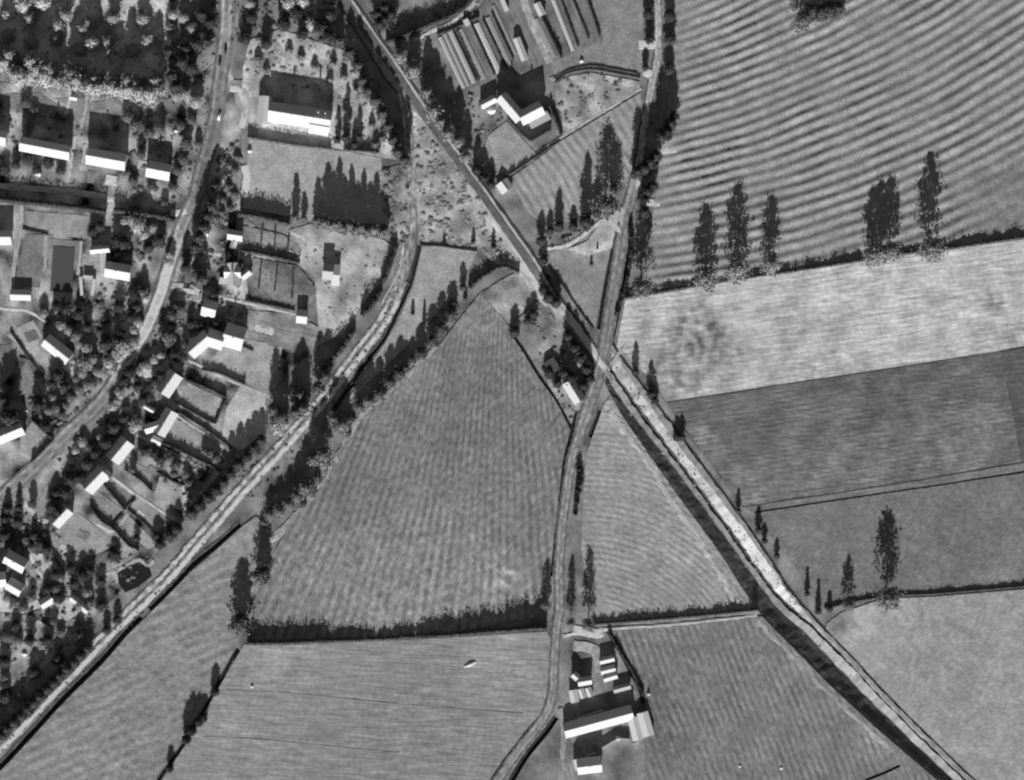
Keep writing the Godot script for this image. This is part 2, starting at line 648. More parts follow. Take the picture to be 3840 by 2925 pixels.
# wings: [x1, y1, x2, y2 of the ridge in plan units, half depth m, wall height, rise over half depth, roof base colour]
func house(called: String, label: String, category: String, wings: Array, wall_l: float, chimneys: Array = [], group := "", openings := true) -> Node3D:
	var c0 := (at(wings[0][0], wings[0][1]) + at(wings[0][2], wings[0][3])) * 0.5
	var o := base(called, c0)
	tag(o, label, category, group)
	var n_door := 0
	for wi in wings.size():
		var w = wings[wi]
		var a := at(w[0], w[1]) - c0
		var b := at(w[2], w[3]) - c0
		var ax := (b - a).normalized()
		var rt := Vector2(-ax.y, ax.x)
		var hd: float = w[4]
		var wh: float = w[5] - 0.02 * wi
		var top: float = wh + hd * w[6] - 0.03 * wi
		var v := func(p: Vector2, y: float) -> Vector3: return Vector3(p.x, y, p.y)
		var st := mb()
		var e := [a + rt * hd, b + rt * hd, b - rt * hd, a - rt * hd]
		for k in 4:
			quad(st, v.call(e[k], -0.2), v.call(e[(k + 1) % 4], -0.2), v.call(e[(k + 1) % 4], wh), v.call(e[k], wh))
		for g in [[e[0], e[3], a], [e[1], e[2], b]]:
			st.add_vertex(v.call(g[0], wh))
			st.add_vertex(v.call(g[1], wh))
			st.add_vertex(v.call(g[2], top))
		build(st, "wall", wall_mat(wall_l), o)
		var rs := mb()
		var over := 0.35
		for s in [-1.0, 1.0]:
			var r0 := a - ax * over
			var r1 := b + ax * over
			var f := (hd + over) / hd
			var low: float = top - (top - wh) * f
			var p: Array[Vector3] = [v.call(r0, top + 0.2), v.call(r1, top + 0.2), v.call(r1 + rt * s * hd * f, low + 0.2), v.call(r0 + rt * s * hd * f, low + 0.2)]
			var dn := Vector3(0, -0.17, 0)
			quad(rs, p[0], p[1], p[2], p[3])
			quad(rs, p[3] + dn, p[2] + dn, p[1] + dn, p[0] + dn)
			for k in 4:
				var k1 := (k + 1) % 4
				quad(rs, p[k], p[k] + dn, p[k1] + dn, p[k1])
		# ridge cap
		var rd := ax.angle()
		var mid := (a + b) * 0.5
		if w[6] > 0.3:
			box(rs, Vector3(mid.x, top + 0.22, mid.y), Vector3(a.distance_to(b) + 0.7, 0.14, 0.28), -rd)
		build(rs, "roof", wall_mat(w[7], "roof", 0.75), o)
		if not openings:
			continue
		var length := a.distance_to(b)
		var count := int(length / 3.4)
		for s in [-1.0, 1.0]:
			var turn := atan2(rt.x * s, rt.y * s)
			for k in count:
				var q: Vector2 = a + ax * length * (k + 0.5) / count + rt * s * (hd + 0.015)
				var levels := [1.55] if wh < 4.6 else [1.55, 4.25]
				for y in levels:
					if y < 2.0 and s > 0.0 and k == count / 2 and n_door == 0:
						n_door = 1
						var d := place(door_mesh, "door", mat(0.12, 0.6), o)
						d.position = Vector3(q.x, 0.02, q.y)
						d.rotation.y = turn
						continue
					if y + 0.7 > wh:
						continue
					var fr := place(frame_mesh, "window", mat(0.7, 0.6), o)
					fr.position = Vector3(q.x, y, q.y)
					fr.rotation.y = turn
					place(pane_mesh, "pane", mat(0.03, 0.08), fr)
	for c in chimneys:      # [x, y, top height]
		var p := at(c[0], c[1]) - c0
		var st := mb()
		box(st, Vector3(p.x, c[2] * 0.5 + 1.0, p.y), Vector3(0.9, c[2] - 2.0, 0.7))
		box(st, Vector3(p.x, c[2] + 0.05, p.y), Vector3(1.1, 0.18, 0.9))
		var ch := build(st, "chimney", wall_mat(0.5), o)
		for s in [-0.24, 0.24]:
			var pt := mb()
			tube(pt, Vector3(p.x + s, c[2] + 0.1, p.y), Vector3(p.x + s, c[2] + 0.55, p.y), 0.13, 0.1, 8)
			build(pt, "chimney_pot", mat(0.3), ch)
	return o

func flat_block(called: String, label: String, category: String, x: float, y: float, length: float, depth: float, turn: float, h: float, roof_l: float, wall_l := 0.4, group := "") -> Node3D:
	var o := base(called, at(x, y), -turn)
	tag(o, label, category, group)
	var st := mb()
	box(st, Vector3(0, h * 0.5 - 0.1, 0), Vector3(length, h + 0.2, depth))
	build(st, "wall", wall_mat(wall_l), o)
	st = mb()
	box(st, Vector3(0, h + 0.1, 0), Vector3(length + 0.4, 0.16, depth + 0.4))
	build(st, "roof", wall_mat(roof_l, "roof"), o)
	if h > 1.9:
		var d := place(door_mesh, "door", mat(0.15, 0.6), o)
		d.position = Vector3(0, 0.02, depth * 0.5 + 0.015)
	return o

# a long low row of glazed seedbed frames: a timber curb and a ridged glass roof in panes
func frame_row(x1: float, y1: float, x2: float, y2: float, w: float, h: float, l: float, label: String) -> void:
	var a := at(x1, y1)
	var b := at(x2, y2)
	var o := base("seedbed_frame", (a + b) * 0.5, -(b - a).angle())
	tag(o, label, "cold frame", "long seedbed frames of the nursery")
	var length := a.distance_to(b)
	var st := mb()
	box(st, Vector3(0, h * 0.35, w * 0.5), Vector3(length, h * 0.7, 0.08))
	box(st, Vector3(0, h * 0.35, -w * 0.5), Vector3(length, h * 0.7, 0.08))
	box(st, Vector3(length * 0.5 - 0.05, h * 0.35, 0), Vector3(0.08, h * 0.7, w))
	box(st, Vector3(-length * 0.5 + 0.05, h * 0.35, 0), Vector3(0.08, h * 0.7, w))
	build(st, "curb", mat(0.2), o)
	var n := int(length / 1.7)
	for s in [-1.0, 1.0]:
		st = mb()
		for k in n:
			var x := -length * 0.5 + (k + 0.5) * length / n
			var y := h * (0.86 + 0.02 * sin(k * 5.1 + x1))
			var tilt := h * 0.14
			var hx := length / n * 0.5 - 0.05
			var z0: float = 0.04 * s
			var z1: float = w * 0.5 * s
			var p := [Vector3(x - hx, y + tilt, z0), Vector3(x + hx, y + tilt, z0), Vector3(x + hx, y - tilt, z1), Vector3(x - hx, y - tilt, z1)]
			quad(st, p[0], p[1], p[2], p[3])
			quad(st, p[0] - Vector3(0, 0.05, 0), p[1] - Vector3(0, 0.05, 0), p[2] - Vector3(0, 0.05, 0), p[3] - Vector3(0, 0.05, 0))
		var lights := build(st, "lid", wall_mat(l, "plaster", 0.5), o)
		lights.set_meta("kind", "stuff")

func fence(called: String, line: String, h: float, l: float, label: String, solid := true) -> void:
	var c := pts(line)
	var o := base(called, c[0])
	tag(o, label, "wall" if solid else "fence")
	var st := mb()
	for i in c.size() - 1:
		var a := c[i] - c[0]
		var b := c[i + 1] - c[0]
		var mid := (a + b) * 0.5
		if solid:
			box(st, Vector3(mid.x, h * 0.5, mid.y), Vector3(a.distance_to(b) + 0.2, h, 0.35), -(b - a).angle())
			box(st, Vector3(mid.x, h + 0.04, mid.y), Vector3(a.distance_to(b) + 0.25, 0.08, 0.5), -(b - a).angle())
		else:
			for y in [0.5, 0.95]:
				box(st, Vector3(mid.x, y * h, mid.y), Vector3(a.distance_to(b), 0.1, 0.05), -(b - a).angle())
	build(st, "coping" if solid else "rail", wall_mat(l), o)
	if not solid:
		for i in c.size() - 1:
			var n := int(c[i].distance_to(c[i + 1]) / 3.0) + 1
			for k in n:
				var p := c[i].lerp(c[i + 1], float(k) / n) - c[0]
				var ps := mb()
				box(ps, Vector3(p.x, h * 0.55, p.y), Vector3(0.14, h * 1.1, 0.14))
				build(ps, "post", mat(l * 0.8), o)

func car(x: float, y: float, turn: float, l: float, label: String) -> void:
	var o := base("parked_car", at(x, y), turn, 0.22)
	tag(o, label, "car")
	var side := PackedVector2Array([Vector2(-2.0, 0.35), Vector2(-2.05, 0.8), Vector2(-1.7, 0.98), Vector2(-1.25, 1.05), Vector2(-0.9, 1.5), Vector2(0.5, 1.52), Vector2(0.85, 1.05), Vector2(1.85, 0.92), Vector2(2.05, 0.75), Vector2(2.0, 0.35)])
	var st := mb()
	var mid := Vector2(0, 0.8)
	for i in side.size():
		var a := side[i]
		var b := side[(i + 1) % side.size()]
		var za := 0.72 if a.y < 1.2 else 0.58
		var zb := 0.72 if b.y < 1.2 else 0.58
		quad(st, Vector3(a.x, a.y, -za), Vector3(b.x, b.y, -zb), Vector3(b.x, b.y, zb), Vector3(a.x, a.y, za))
		for s in [-1.0, 1.0]:
			st.add_vertex(Vector3(a.x, a.y, za * s))
			st.add_vertex(Vector3(b.x, b.y, zb * s))
			st.add_vertex(Vector3(mid.x, mid.y, 0.74 * s))
	build(st, "body", mat(l, 0.35), o)
	st = mb()
	box(st, Vector3(0.69, 1.3, 0), Vector3(0.05, 0.4, 1.1), 0.0)
	build(st, "windscreen", mat(0.03, 0.1), o)
	for s in [-1.0, 1.0]:
		st = mb()
		box(st, Vector3(-0.2, 1.28, 0.645 * s), Vector3(1.2, 0.32, 0.04))
		build(st, "window", mat(0.03, 0.1), o)
		for wx in [-1.25, 1.3]:
			st = mb()
			tube(st, Vector3(wx, 0.33, 0.6 * s), Vector3(wx, 0.33, 0.8 * s), 0.34, 0.34, 14)
			var wh := build(st, "wheel", mat(0.03), o)
			st = mb()
			tube(st, Vector3(wx, 0.33, 0.78 * s), Vector3(wx, 0.33, 0.83 * s), 0.16, 0.13, 10)
			build(st, "hub_cap", mat(0.4, 0.4, 0.6), wh)
		st = mb()
		tube(st, Vector3(1.95, 0.78, 0.5 * s), Vector3(2.1, 0.78, 0.5 * s), 0.13, 0.13, 10)
		build(st, "headlight", mat(0.6, 0.2), o)

func heap(called: String, x: float, y: float, length: float, w: float, h: float, turn: float, l: float, label: String, category: String) -> void:
	var o := base(called, at(x, y), -turn)
	var st := SurfaceTool.new()
	st.begin(Mesh.PRIMITIVE_TRIANGLES)
	var nu := 14
	var nv := 7
	var g := []
	for i in nu + 1:
		var row := []
		for j in nv + 1:
			var an := TAU * i / nu
			var r := cos(PI * 0.5 * j / nv)
			var bump := 1.0 + 0.25 * rough.get_noise_3d(cos(an) * r * 30.0 + x, sin(an) * r * 30.0, j * 8.0)
			row.append(Vector3(cos(an) * r * length * 0.5 * bump, h * sin(PI * 0.5 * j / nv) * bump - 0.03, sin(an) * r * w * 0.5 * bump))
		g.append(row)
	for i in nu:
		for j in nv:
			quad(st, g[i][j], g[i + 1][j], g[i + 1][j + 1], g[i][j + 1])
	st.index()
	build(st, "cover", wall_mat(l), o)
	st = mb()
	for k in 5:
		box(st, Vector3((k - 2) * length * 0.18, 0.05, w * 0.46), Vector3(0.3, 0.18, 0.22), k * 0.7)
	build(st, "weight_stone", mat(0.25), o)
	tag(o, label, category)

# ---------------------------------------------------------------- the place
func _ready() -> void:
	rng.seed = 11
	rough.seed = 5
	rough.frequency = 0.1
	rough.noise_type = FastNoiseLite.TYPE_SIMPLEX_SMOOTH
	rough.fractal_octaves = 3
	view_and_light()
	tex["grass"] = grain(1024, 0.13, 0.03, 0.55, 1, 3)
	tex["streak"] = grain(1024, 0.16, 0.06, 0.6, 16, 9)
	tex["combed"] = grain(1024, 0.16, 0.04, 0.52, 3, 15)
	tex["gravel"] = grain(512, 0.16, 0.03, 0.34, 1, 21)
	tex["plaster"] = grain(256, 0.12, 0.03, 0.14, 1, 33)
	tex["roof"] = grain(256, 0.2, 0.04, 0.34, 4, 41)
	window_meshes()
	make_protos()
	water_and_tracks()
	ground()
	roads()
	buildings()
	vegetation()
	small_things()

func view_and_light() -> void:
	var cam := Camera3D.new()
	cam.name = "camera"
	var up := 1500.0
	cam.position = Vector3(0, up, 0)
	cam.rotation_degrees = Vector3(-90, 0, 0)
	cam.fov = rad_to_deg(2.0 * atan(2925.0 * UNIT * 0.5 / up))
	cam.near = 10.0
	cam.far = 6000.0
	var lens := CameraAttributesPhysical.new()      # a long air lens set a little short of the ground: everything is equally soft
	lens.frustum_focal_length = 12.0 / (2925.0 * UNIT * 0.5 / up)
	lens.frustum_near = 10.0
	lens.frustum_far = 6000.0
	lens.frustum_focus_distance = 86.0
	lens.exposure_aperture = 1.4
	cam.attributes = lens
	add_child(cam)
	cam.current = true
	var sky := ProceduralSkyMaterial.new()
	sky.sky_top_color = Color(0.31, 0.31, 0.31)
	sky.sky_horizon_color = Color(0.44, 0.44, 0.44)
	sky.sky_curve = 0.15
	sky.ground_bottom_color = Color(0.2, 0.2, 0.2)
	sky.ground_horizon_color = Color(0.36, 0.36, 0.36)
	sky.sun_angle_max = 2.0
	var env := Environment.new()
	env.background_mode = Environment.BG_SKY
	env.sky = Sky.new()
	env.sky.sky_material = sky
	env.tonemap_mode = Environment.TONE_MAPPER_LINEAR
	env.tonemap_exposure = 1.3
	env.sdfgi_enabled = true
	env.ssao_enabled = true
	env.ssil_enabled = true
	var we := WorldEnvironment.new()
	we.name = "air"
	we.environment = env
	add_child(we)
	var sun := DirectionalLight3D.new()
	sun.name = "sun"
	sun.light_energy = 1.6
	sun.light_color = Color(1, 1, 1)
	sun.light_angular_distance = 0.5
	sun.shadow_enabled = true
	sun.rotation_degrees = Vector3(-22, -1.5, 0)
	add_child(sun)

func make_protos() -> void:
	protos["poplar"] = [make_tree("poplar", 15, 5, 0.1, 150, 9, 0.75, 1), make_tree("poplar", 15, 5, 0.06, 140, 9, 0.8, 2), make_tree("poplar", 15, 5.5, 0.14, 130, 9, 0.8, 3)]
	protos["thin"] = [make_tree("elm", 17, 10, 0.22, 105, 9, 0.85, 4), make_tree("elm", 17, 10, 0.28, 95, 9, 0.9, 5), make_tree("elm", 17, 9, 0.2, 110, 8, 0.85, 6)]
	protos["elm"] = [make_tree("elm", 14, 8, 0.15, 150, 10, 0.9, 7), make_tree("elm", 14, 8, 0.2, 140, 10, 0.9, 8), make_tree("elm", 14, 8, 0.1, 160, 10, 0.9, 9)]
	protos["round"] = [make_tree("round", 9, 8, 0.12, 150, 10, 0.8, 10), make_tree("round", 9, 8, 0.16, 140, 10, 0.85, 11), make_tree("round", 9, 8, 0.1, 130, 11, 0.85, 12)]
	protos["spire"] = [make_tree("spire", 12, 5, 0.04, 140, 9, 0.7, 13), make_tree("spire", 12, 4.5, 0.05, 140, 9, 0.7, 14)]
	protos["bush"] = [make_tree("bush", 3, 4, 0.02, 60, 9, 0.55, 15), make_tree("bush", 3, 4, 0.02, 55, 9, 0.6, 16), make_tree("bush", 3, 4, 0.02, 60, 9, 0.55, 17)]
	rng.seed = 99
	var V := PackedVector3Array()
	var N := PackedVector3Array()
	var C := PackedColorArray()
	for k in 46:
		var an := rng.randf() * TAU
		var r := pow(rng.randf(), 0.5) * 0.5
		var p := Vector3(cos(an) * r, sqrt(maxf(0.0, 0.25 - r * r)) * rng.randf_range(0.7, 1.5) + 0.05, sin(an) * r)
		var out := Vector3(p.x, p.y * 0.8, p.z).normalized()
		leaf(V, N, C, p, (out + Vector3(rng.randfn(), rng.randfn(), rng.randfn()) * 0.4).normalized(), out, 0.42, rng.randf_range(0.8, 1.2))
	var m := MeshInstance3D.new()
	m.mesh = leaf_mesh(V, N, C)
	protos["tuft"] = [m]

func water_and_tracks() -> void:
	# the sunk track: from the road bridge to the south-east; offsets to the right (south-west) are positive
	var stations := [
		[2224, 1322, 3.2, 3.0, 2.0, 4.0, 2.0], [2266, 1398, 2.2, 3.0, 2.0, 5.0, 2.0], [2358, 1534, 5.0, 3.0, 2.3, 5.0, 3.0], [2444, 1645, 6.0, 2.6, 2.3, 4.5, 3.5],
		[2578, 1815, 8.0, 2.2, 2.2, 4.3, 3.3], [2742, 2040, 7.8, 2.3, 2.3, 5.5, 2.2], [2828, 2160, 9.0, 2.2, 2.2, 5.8, 1.6], [2915, 2275, 9.4, 3.0, 2.2, 4.0, 1.2],
		[3034, 2386, 10.6, 4.2, 1.6, 0.9, 1.5], [3162, 2520, 10.2, 5.0, 1.0, 0.6, 2.0], [3331, 2691, 8.6, 4.2, 0.9, 0.6, 2.0], [3578, 2925, 6.0, 3.6, 0.9, 0.6, 2.0], [3900, 3215, 5.5, 3.5, 0.9, 0.6, 2.0], [4700, 3900, 5.5, 3.5, 0.9, 0.6, 2.0]]
	var line := PackedVector2Array()
	var prof := []
	for s in stations:
		line.append(at(s[0], s[1]))
		var d := clampf(s[2] * 0.46, 1.1, 4.4)
		var w: float = s[2]
		var p: float = s[3]
		var dr: float = s[4]
		var b: float = s[5]
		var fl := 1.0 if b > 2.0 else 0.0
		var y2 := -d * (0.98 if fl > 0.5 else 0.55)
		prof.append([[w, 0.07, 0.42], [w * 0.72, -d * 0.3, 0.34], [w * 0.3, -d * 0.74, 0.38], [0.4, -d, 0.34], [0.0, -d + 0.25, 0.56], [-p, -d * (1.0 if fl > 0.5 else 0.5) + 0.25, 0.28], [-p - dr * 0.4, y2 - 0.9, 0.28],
			[-p - dr, y2 * 0.9, (0.71 if s[1] > 1900 else 0.62) if fl > 0.5 else 0.5], [-p - dr - b, -0.1, 0.52], [-p - dr - b - s[6], 0.12, 0.3], [-p - dr - b - s[6] - 0.5, -0.7, 0.24], [-p - dr - b - s[6] - 1.1, 0.07, 0.24]])  # south-west slope coloured darker, north-east one lighter, repeating shade and sun
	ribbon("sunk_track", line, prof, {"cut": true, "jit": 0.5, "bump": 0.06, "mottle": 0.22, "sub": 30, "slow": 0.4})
	# side ditches and boundary ditches
	ditch("2314,868 2285,1000 2262,1120 2244,1235", 1.9, 0.9)
	ditch("2360,845 2352,960 2326,1120 2303,1240 2288,1300", 2.2, 1.0)
	ditch("2162,1540 2150,1590 2142,1625 2118,1720 2103,1850 2090,1960 2078,2075 2068,2160", 1.8, 1.0)
	ditch("2250,1540 2232,1590 2212,1640", 1.9, 1.0)
	ditch("1915,1245 1960,1310 2025,1415 2080,1490 2125,1570 2143,1612", 1.5, 0.8)
	ditch("2056,2640 2038,2680 1985,2735 1910,2830 1850,2920 1825,2955", 1.9, 1.2)
	ditch("2087,2690 2040,2755 1975,2835 1920,2925 1900,2960", 3.0, 1.4)
	ditch("892,2432 815,2573 760,2670 705,2765 606,2908 570,2970", 1.7, 1.0)
	ditch("900,2440 868,2480 840,2530", 1.0, 0.6)
	ditch("2830,1921 2930,1905 3150,1872 3500,1822 3700,1790 3960,1750", 0.9, 0.4)
	ditch("3245,2925 3310,2900 3375,2870", 1.5, 0.8)
	ditch("-80,2940 0,2872 121,2743 220,2633 297,2556 385,2468 479,2358 529,2312", 4.2, 1.8, 0.26)
	ditch("560,2285 640,2205 716,2120 790,2060 850,2010 900,1965", 3.4, 1.5, 0.26)
	ditch("1250,1540 1310,1450 1376,1352 1438,1271 1486,1176 1533,1071 1562,967 1572,920", 2.6, 1.3, 0.26)
	ditch("2279,2362 2320,2430 2369,2522 2400,2580 2412,2640", 2.6, 1.2, 0.22)
	ditch("1330,1435 1290,1480 1262,1520", 2.2, 1.0, 0.26)

func ground() -> void:
	# one wide sheet under everything, to the horizon
	var st := mb()
	var R := 3000.0
	var bx := 340.0
	var bz := 270.0
	for q in [[-R, -R, R, -bz], [-R, bz, R, R], [-R, -bz, -bx, bz], [bx, -bz, R, bz]]:
		var nx := 12
		for i in nx:
			var x0 := lerpf(q[0], q[2], float(i) / nx)
			var x1 := lerpf(q[0], q[2], float(i + 1) / nx)
			for p in [Vector2(x0, q[1]), Vector2(x1, q[1]), Vector2(x1, q[3]), Vector2(x0, q[1]), Vector2(x1, q[3]), Vector2(x0, q[3])]:
				st.set_color(Color(0.33, 0.33, 0.33))
				st.set_uv(p / 180.0)
				st.add_vertex(Vector3(p.x, 0.0, p.y))
	build(st, "far_ground", painted("grass")).set_meta("kind", "structure")
	sheet("ground", PackedVector2Array([Vector2(-bx, -bz), Vector2(bx, -bz), Vector2(bx, bz), Vector2(-bx, bz)]), 0.48, {"cell": 2.6, "y": -0.27, "bump": [[0.14, 4.0, 1.0]], "span": 150.0, "mottle": 0.8})
	var P := func(x, y, r, k): return [at(x, y), r * UNIT, k]
	# the open fields, clockwise from the north-east
	sheet("ridged_field", pts("2530,-60 2522,230 2500,420 2470,620 2448,800 2425,1000 2385,1108 2690,1056 3000,1010 3270,968 3600,922 4000,868 4000,-60"), 0.53, {"cell": 1.05, "y": 0.05, "arcs": 0.92, "arctone": 0.1, "bump": [[0.1, 2.2, 2.0]], "dir": -0.38, "tex": "grass", "patch": [P.call(2480, 800, 170, 1.2), P.call(2500, 565, 70, 1.7), P.call(2620, 60, 160, 1.15), P.call(3060, 60, 150, 1.35), P.call(3780, 780, 260, 0.82)]})
	sheet("stubble_field", pts("2345,1122 2690,1060 3000,1016 3270,974 3600,928 4000,876 4000,1272 3840,1297 3746,1316 3300,1385 2900,1445 2500,1506 2440,1420 2330,1330 2312,1300"), 0.69, {"cell": 1.3, "bump": [[0.16, 1.8, 16.0]], "dir": -0.15, "tex": "streak", "mottle": 0.4, "stripe": [3.1, 0.15], "patch": [P.call(2600, 1225, 130, 0.4), P.call(2680, 1260, 80, 0.6), P.call(2430, 1230, 70, 0.7), P.call(2530, 1400, 180, 0.5), P.call(2720, 1340, 130, 0.65), P.call(3720, 1130, 55, 0.5), P.call(3000, 1290, 200, 0.85), P.call(2500, 1120, 200, 1.15), P.call(3300, 1000, 320, 1.12), P.call(2470, 1440, 70, 1.35), P.call(2410, 1250, 60, 1.1), P.call(3810, 1260, 90, 0.7)]})
	sheet("dark_ploughed_field", pts("2500,1510 2900,1449 3300,1389 3746,1320 3800,1560 3830,1733 3300,1822 2790,1898 2760,1850 2610,1660"), 0.405, {"cell": 1.3, "bump": [[0.18, 1.8, 18.0]], "dir": -0.15, "tex": "streak", "mottle": 0.4, "stripe": [2.9, 0.24], "patch": [P.call(2650, 1720, 190, 1.2), P.call(3100, 1780, 330, 1.35), P.call(3600, 1650, 260, 1.4), P.call(3420, 1390, 330, 0.85), P.call(3080, 1560, 260, 0.95), P.call(2800, 1850, 120, 1.5), P.call(2640, 1630, 60, 1.4)]})
	sheet("field_strip", pts("3746,1320 4000,1276 4000,1705 3830,1733 3800,1560"), 0.36, {"dir": -0.15, "bump": [[0.15, 2.0, 3.0]], "tex": "streak", "patch": [P.call(3820, 1600, 130, 0.8)]})
	sheet("grass_balk", pts("2780,1902 3300,1826 3830,1737 4000,1708 4000,1745 3700,1790 3150,1872 2830,1921"), 0.47, {"bump": [[0.12, 2.0, 6.0]], "dir": -0.15, "tex": "streak", "patch": [P.call(2850, 1900, 90, 0.8), P.call(3500, 1800, 250, 0.85)]})
	sheet("triangular_meadow", pts("2825,1925 3150,1876 3700,1794 4000,1750 4000,2178 3840,2198 3500,2232 3300,2240 3110,2278 3000,2150"), 0.455, {"bump": [[0.16, 1.8, 2.5], [0.1, 6.0, 1.0]], "dir": -0.5, "tex": "combed", "patch": [P.call(3780, 2180, 130, 1.25), P.call(3000, 2000, 130, 1.1), P.call(3600, 2050, 200, 0.92)]})
	sheet("pale_pasture", pts("3150,2300 3310,2246 3500,2238 3840,2210 4000,2195 4000,3060 3750,3060 3400,2740 3180,2510 3090,2390 3100,2340"), 0.585, {"bump": [[0.12, 2.2, 2.5], [0.14, 9.0, 1.0]], "dir": -0.4, "tex": "combed", "patch": [P.call(3320, 2260, 160, 1.3), P.call(3500, 2500, 280, 0.9), P.call(3210, 2370, 90, 1.2), P.call(3150, 2330, 55, 0.5), P.call(3330, 2480, 110, 1.18)]})
	sheet("roadside_field", pts("2262,1520 2300,1470 2450,1640 2600,1830 2740,2050 2860,2230 2900,2300 2600,2312 2240,2338 2215,2240 2180,2060 2185,1900 2200,1700"), 0.565, {"bump": [[0.14, 1.8, 3.0]], "cell": 1.0, "dir": 0.5, "tex": "combed", "ring": at(2180, 2640), "stripe": [3.2, 0.2], "patch": [P.call(2260, 1570, 70, 1.3), P.call(2370, 1680, 90, 1.2), P.call(2600, 2040, 120, 1.25), P.call(2350, 1800, 130, 1.05), P.call(2500, 2250, 160, 0.9)]})
	sheet("furrowed_field", pts("2290,2366 2600,2342 2850,2312 2940,2330 3100,2480 3280,2670 3450,2820 3700,3060 2420,3060 2418,2760 2425,2640 2370,2500"), 0.475, {"bump": [[0.16, 1.6, 4.0], [0.1, 5.0, 1.5]], "cell": 0.95, "dir": 1.2, "tex": "combed", "rows": [3.7, 0.1], "stripe": [3.7, 0.22], "patch": [P.call(3000, 2480, 70, 1.25), P.call(3150, 2600, 80, 1.25), P.call(3290, 2790, 110, 1.25), P.call(2430, 2620, 170, 0.75), P.call(2480, 2780, 130, 0.72), P.call(2930, 2565, 40, 1.4)]})
	sheet("great_triangle_field", pts("1800,1100 1905,1215 1960,1305 2025,1412 2080,1488 2138,1590 2138,1640 2112,1730 2098,1860 2084,1975 2072,2085 2056,2290 1990,2320 1640,2382 1230,2400 990,2400 965,2230 1000,2120 1090,1960 1180,1850 1260,1700 1370,1560 1500,1440 1620,1330 1720,1200"), 0.475, {"cell": 0.95, "bump": [[0.26, 2.2, 3.0], [0.14, 5.0, 1.0]], "dir": -1.2, "tex": "combed", "fan": at(1900, 250), "stripe": [3.9, 0.24], "patch": [P.call(1600, 2220, 420, 1.3), P.call(1150, 2150, 200, 1.25), P.call(1900, 2190, 150, 1.35), P.call(1780, 1160, 160, 1.3), P.call(1560, 1420, 130, 1.25), P.call(1750, 1500, 260, 0.85), P.call(1300, 1800, 160, 0.85), P.call(1500, 2330, 320, 1.12), P.call(1905, 2165, 50, 1.5), P.call(1230, 1660, 80, 1.35)]})
	sheet("banded_field", pts("915,2416 1230,2412 1640,2394 2050,2368 2068,2400 2062,2500 2050,2600 2032,2670 1980,2728 1900,2830 1800,2960 1760,3060 560,3060 600,2935 712,2770 820,2580"), 0.535, {"cell": 1.4, "bump": [[0.12, 2.2, 20.0]], "dir": 0.06, "tex": "streak", "mottle": 0.15, "stripe": [7.0, 0.05], "patch": [P.call(1800, 2400, 280, 1.25), P.call(1000, 2450, 130, 1.15), P.call(1500, 2850, 500, 0.88), P.call(1690, 2490, 200, 0.85), P.call(800, 2700, 130, 1.15), P.call(1100, 2400, 260, 1.15)]})
	path("furrow_track", "850,2588 1100,2600 1500,2640 1960,2676", 0.5, 0.46, 0.17, 0.15)
	path("furrow_track", "760,2762 1000,2775 1300,2805 1500,2822", 0.4, 0.47, 0.17, 0.15)
	sheet("corner_field", pts("-90,3060 -90,2960 0,2892 121,2762 225,2650 300,2572 390,2480 485,2375 540,2320 640,2222 725,2135 800,2072 900,1980 960,1935 985,1960 960,2190 905,2360 880,2430 800,2575 695,2760 595,2900 540,3060"), 0.52, {"cell": 1.3, "bump": [[0.2, 2.0, 3.5], [0.14, 6.0, 1.5]], "dir": -0.42, "tex": "combed", "rows": [5.6, 0.26], "stripe": [5.6, 0.09], "patch": [P.call(830, 2080, 130, 1.12), P.call(920, 2020, 60, 1.2), P.call(640, 2350, 150, 1.1), P.call(260, 2860, 200, 1.1)]})
	sheet("wedge_meadow", pts("1582,925 1660,925 1790,945 1760,1000 1712,1080 1640,1170 1530,1290 1420,1400 1290,1520 1340,1445 1400,1350 1455,1270 1505,1175 1550,1070"), 0.6, {"bump": [[0.12, 2.6, 1.5]], "dir": -0.4, "patch": [P.call(1780, 1010, 60, 1.2)]})
	sheet("railside_meadow", pts("2064,935 2110,925 2200,925 2295,900 2275,1000 2252,1120 2232,1225 2160,1140 2060,990"), 0.53, {"bump": [[0.12, 2.6, 1.5]], "dir": 1.2, "patch": [P.call(2200, 890, 110, 1.45)]})
	sheet("pale_yard", pts("2130,935 2200,905 2240,850 2290,780 2345,770 2330,870 2300,930 2200,960"), 0.74, {"bump": [[0.16, 3.0, 1.0]], "y": 0.09, "mottle": 0.7})
	sheet("cottage_plot", pts("1915,1225 2010,1130 2060,1150 2220,1370 2180,1500 2142,1590 2080,1480"), 0.5, {"bump": [[0.3, 3.0, 1.0]], "mottle": 1.0, "patch": [P.call(2075, 1270, 50, 1.6), P.call(2020, 1235, 60, 1.3), P.call(2060, 1370, 45, 0.5)]})
	sheet("rough_corner", pts("1800,1100 1880,1050 1960,1010 2030,1090 2000,1130 1910,1215"), 0.58, {"bump": [[0.3, 3.0, 1.0]], "mottle": 0.9})
	# the north: nursery, orchard and the grass by the lane
	sheet("lane_meadow", pts("2200,-60 2410,-60 2410,270 2350,262 2214,245 2130,258 2080,290 2066,235 2150,190 2262,150"), 0.52, {"bump": [[0.1, 2.5, 1.5]], "patch": [P.call(2150, 230, 70, 0.85)]})
	sheet("orchard_meadow", pts("2082,312 2140,285 2214,272 2400,306 2400,335 2230,440 2110,515 2085,400"), 0.6, {"bump": [[0.2, 2.5, 1.0]], "mottle": 0.9, "patch": [P.call(2120, 430, 50, 0.9)]})
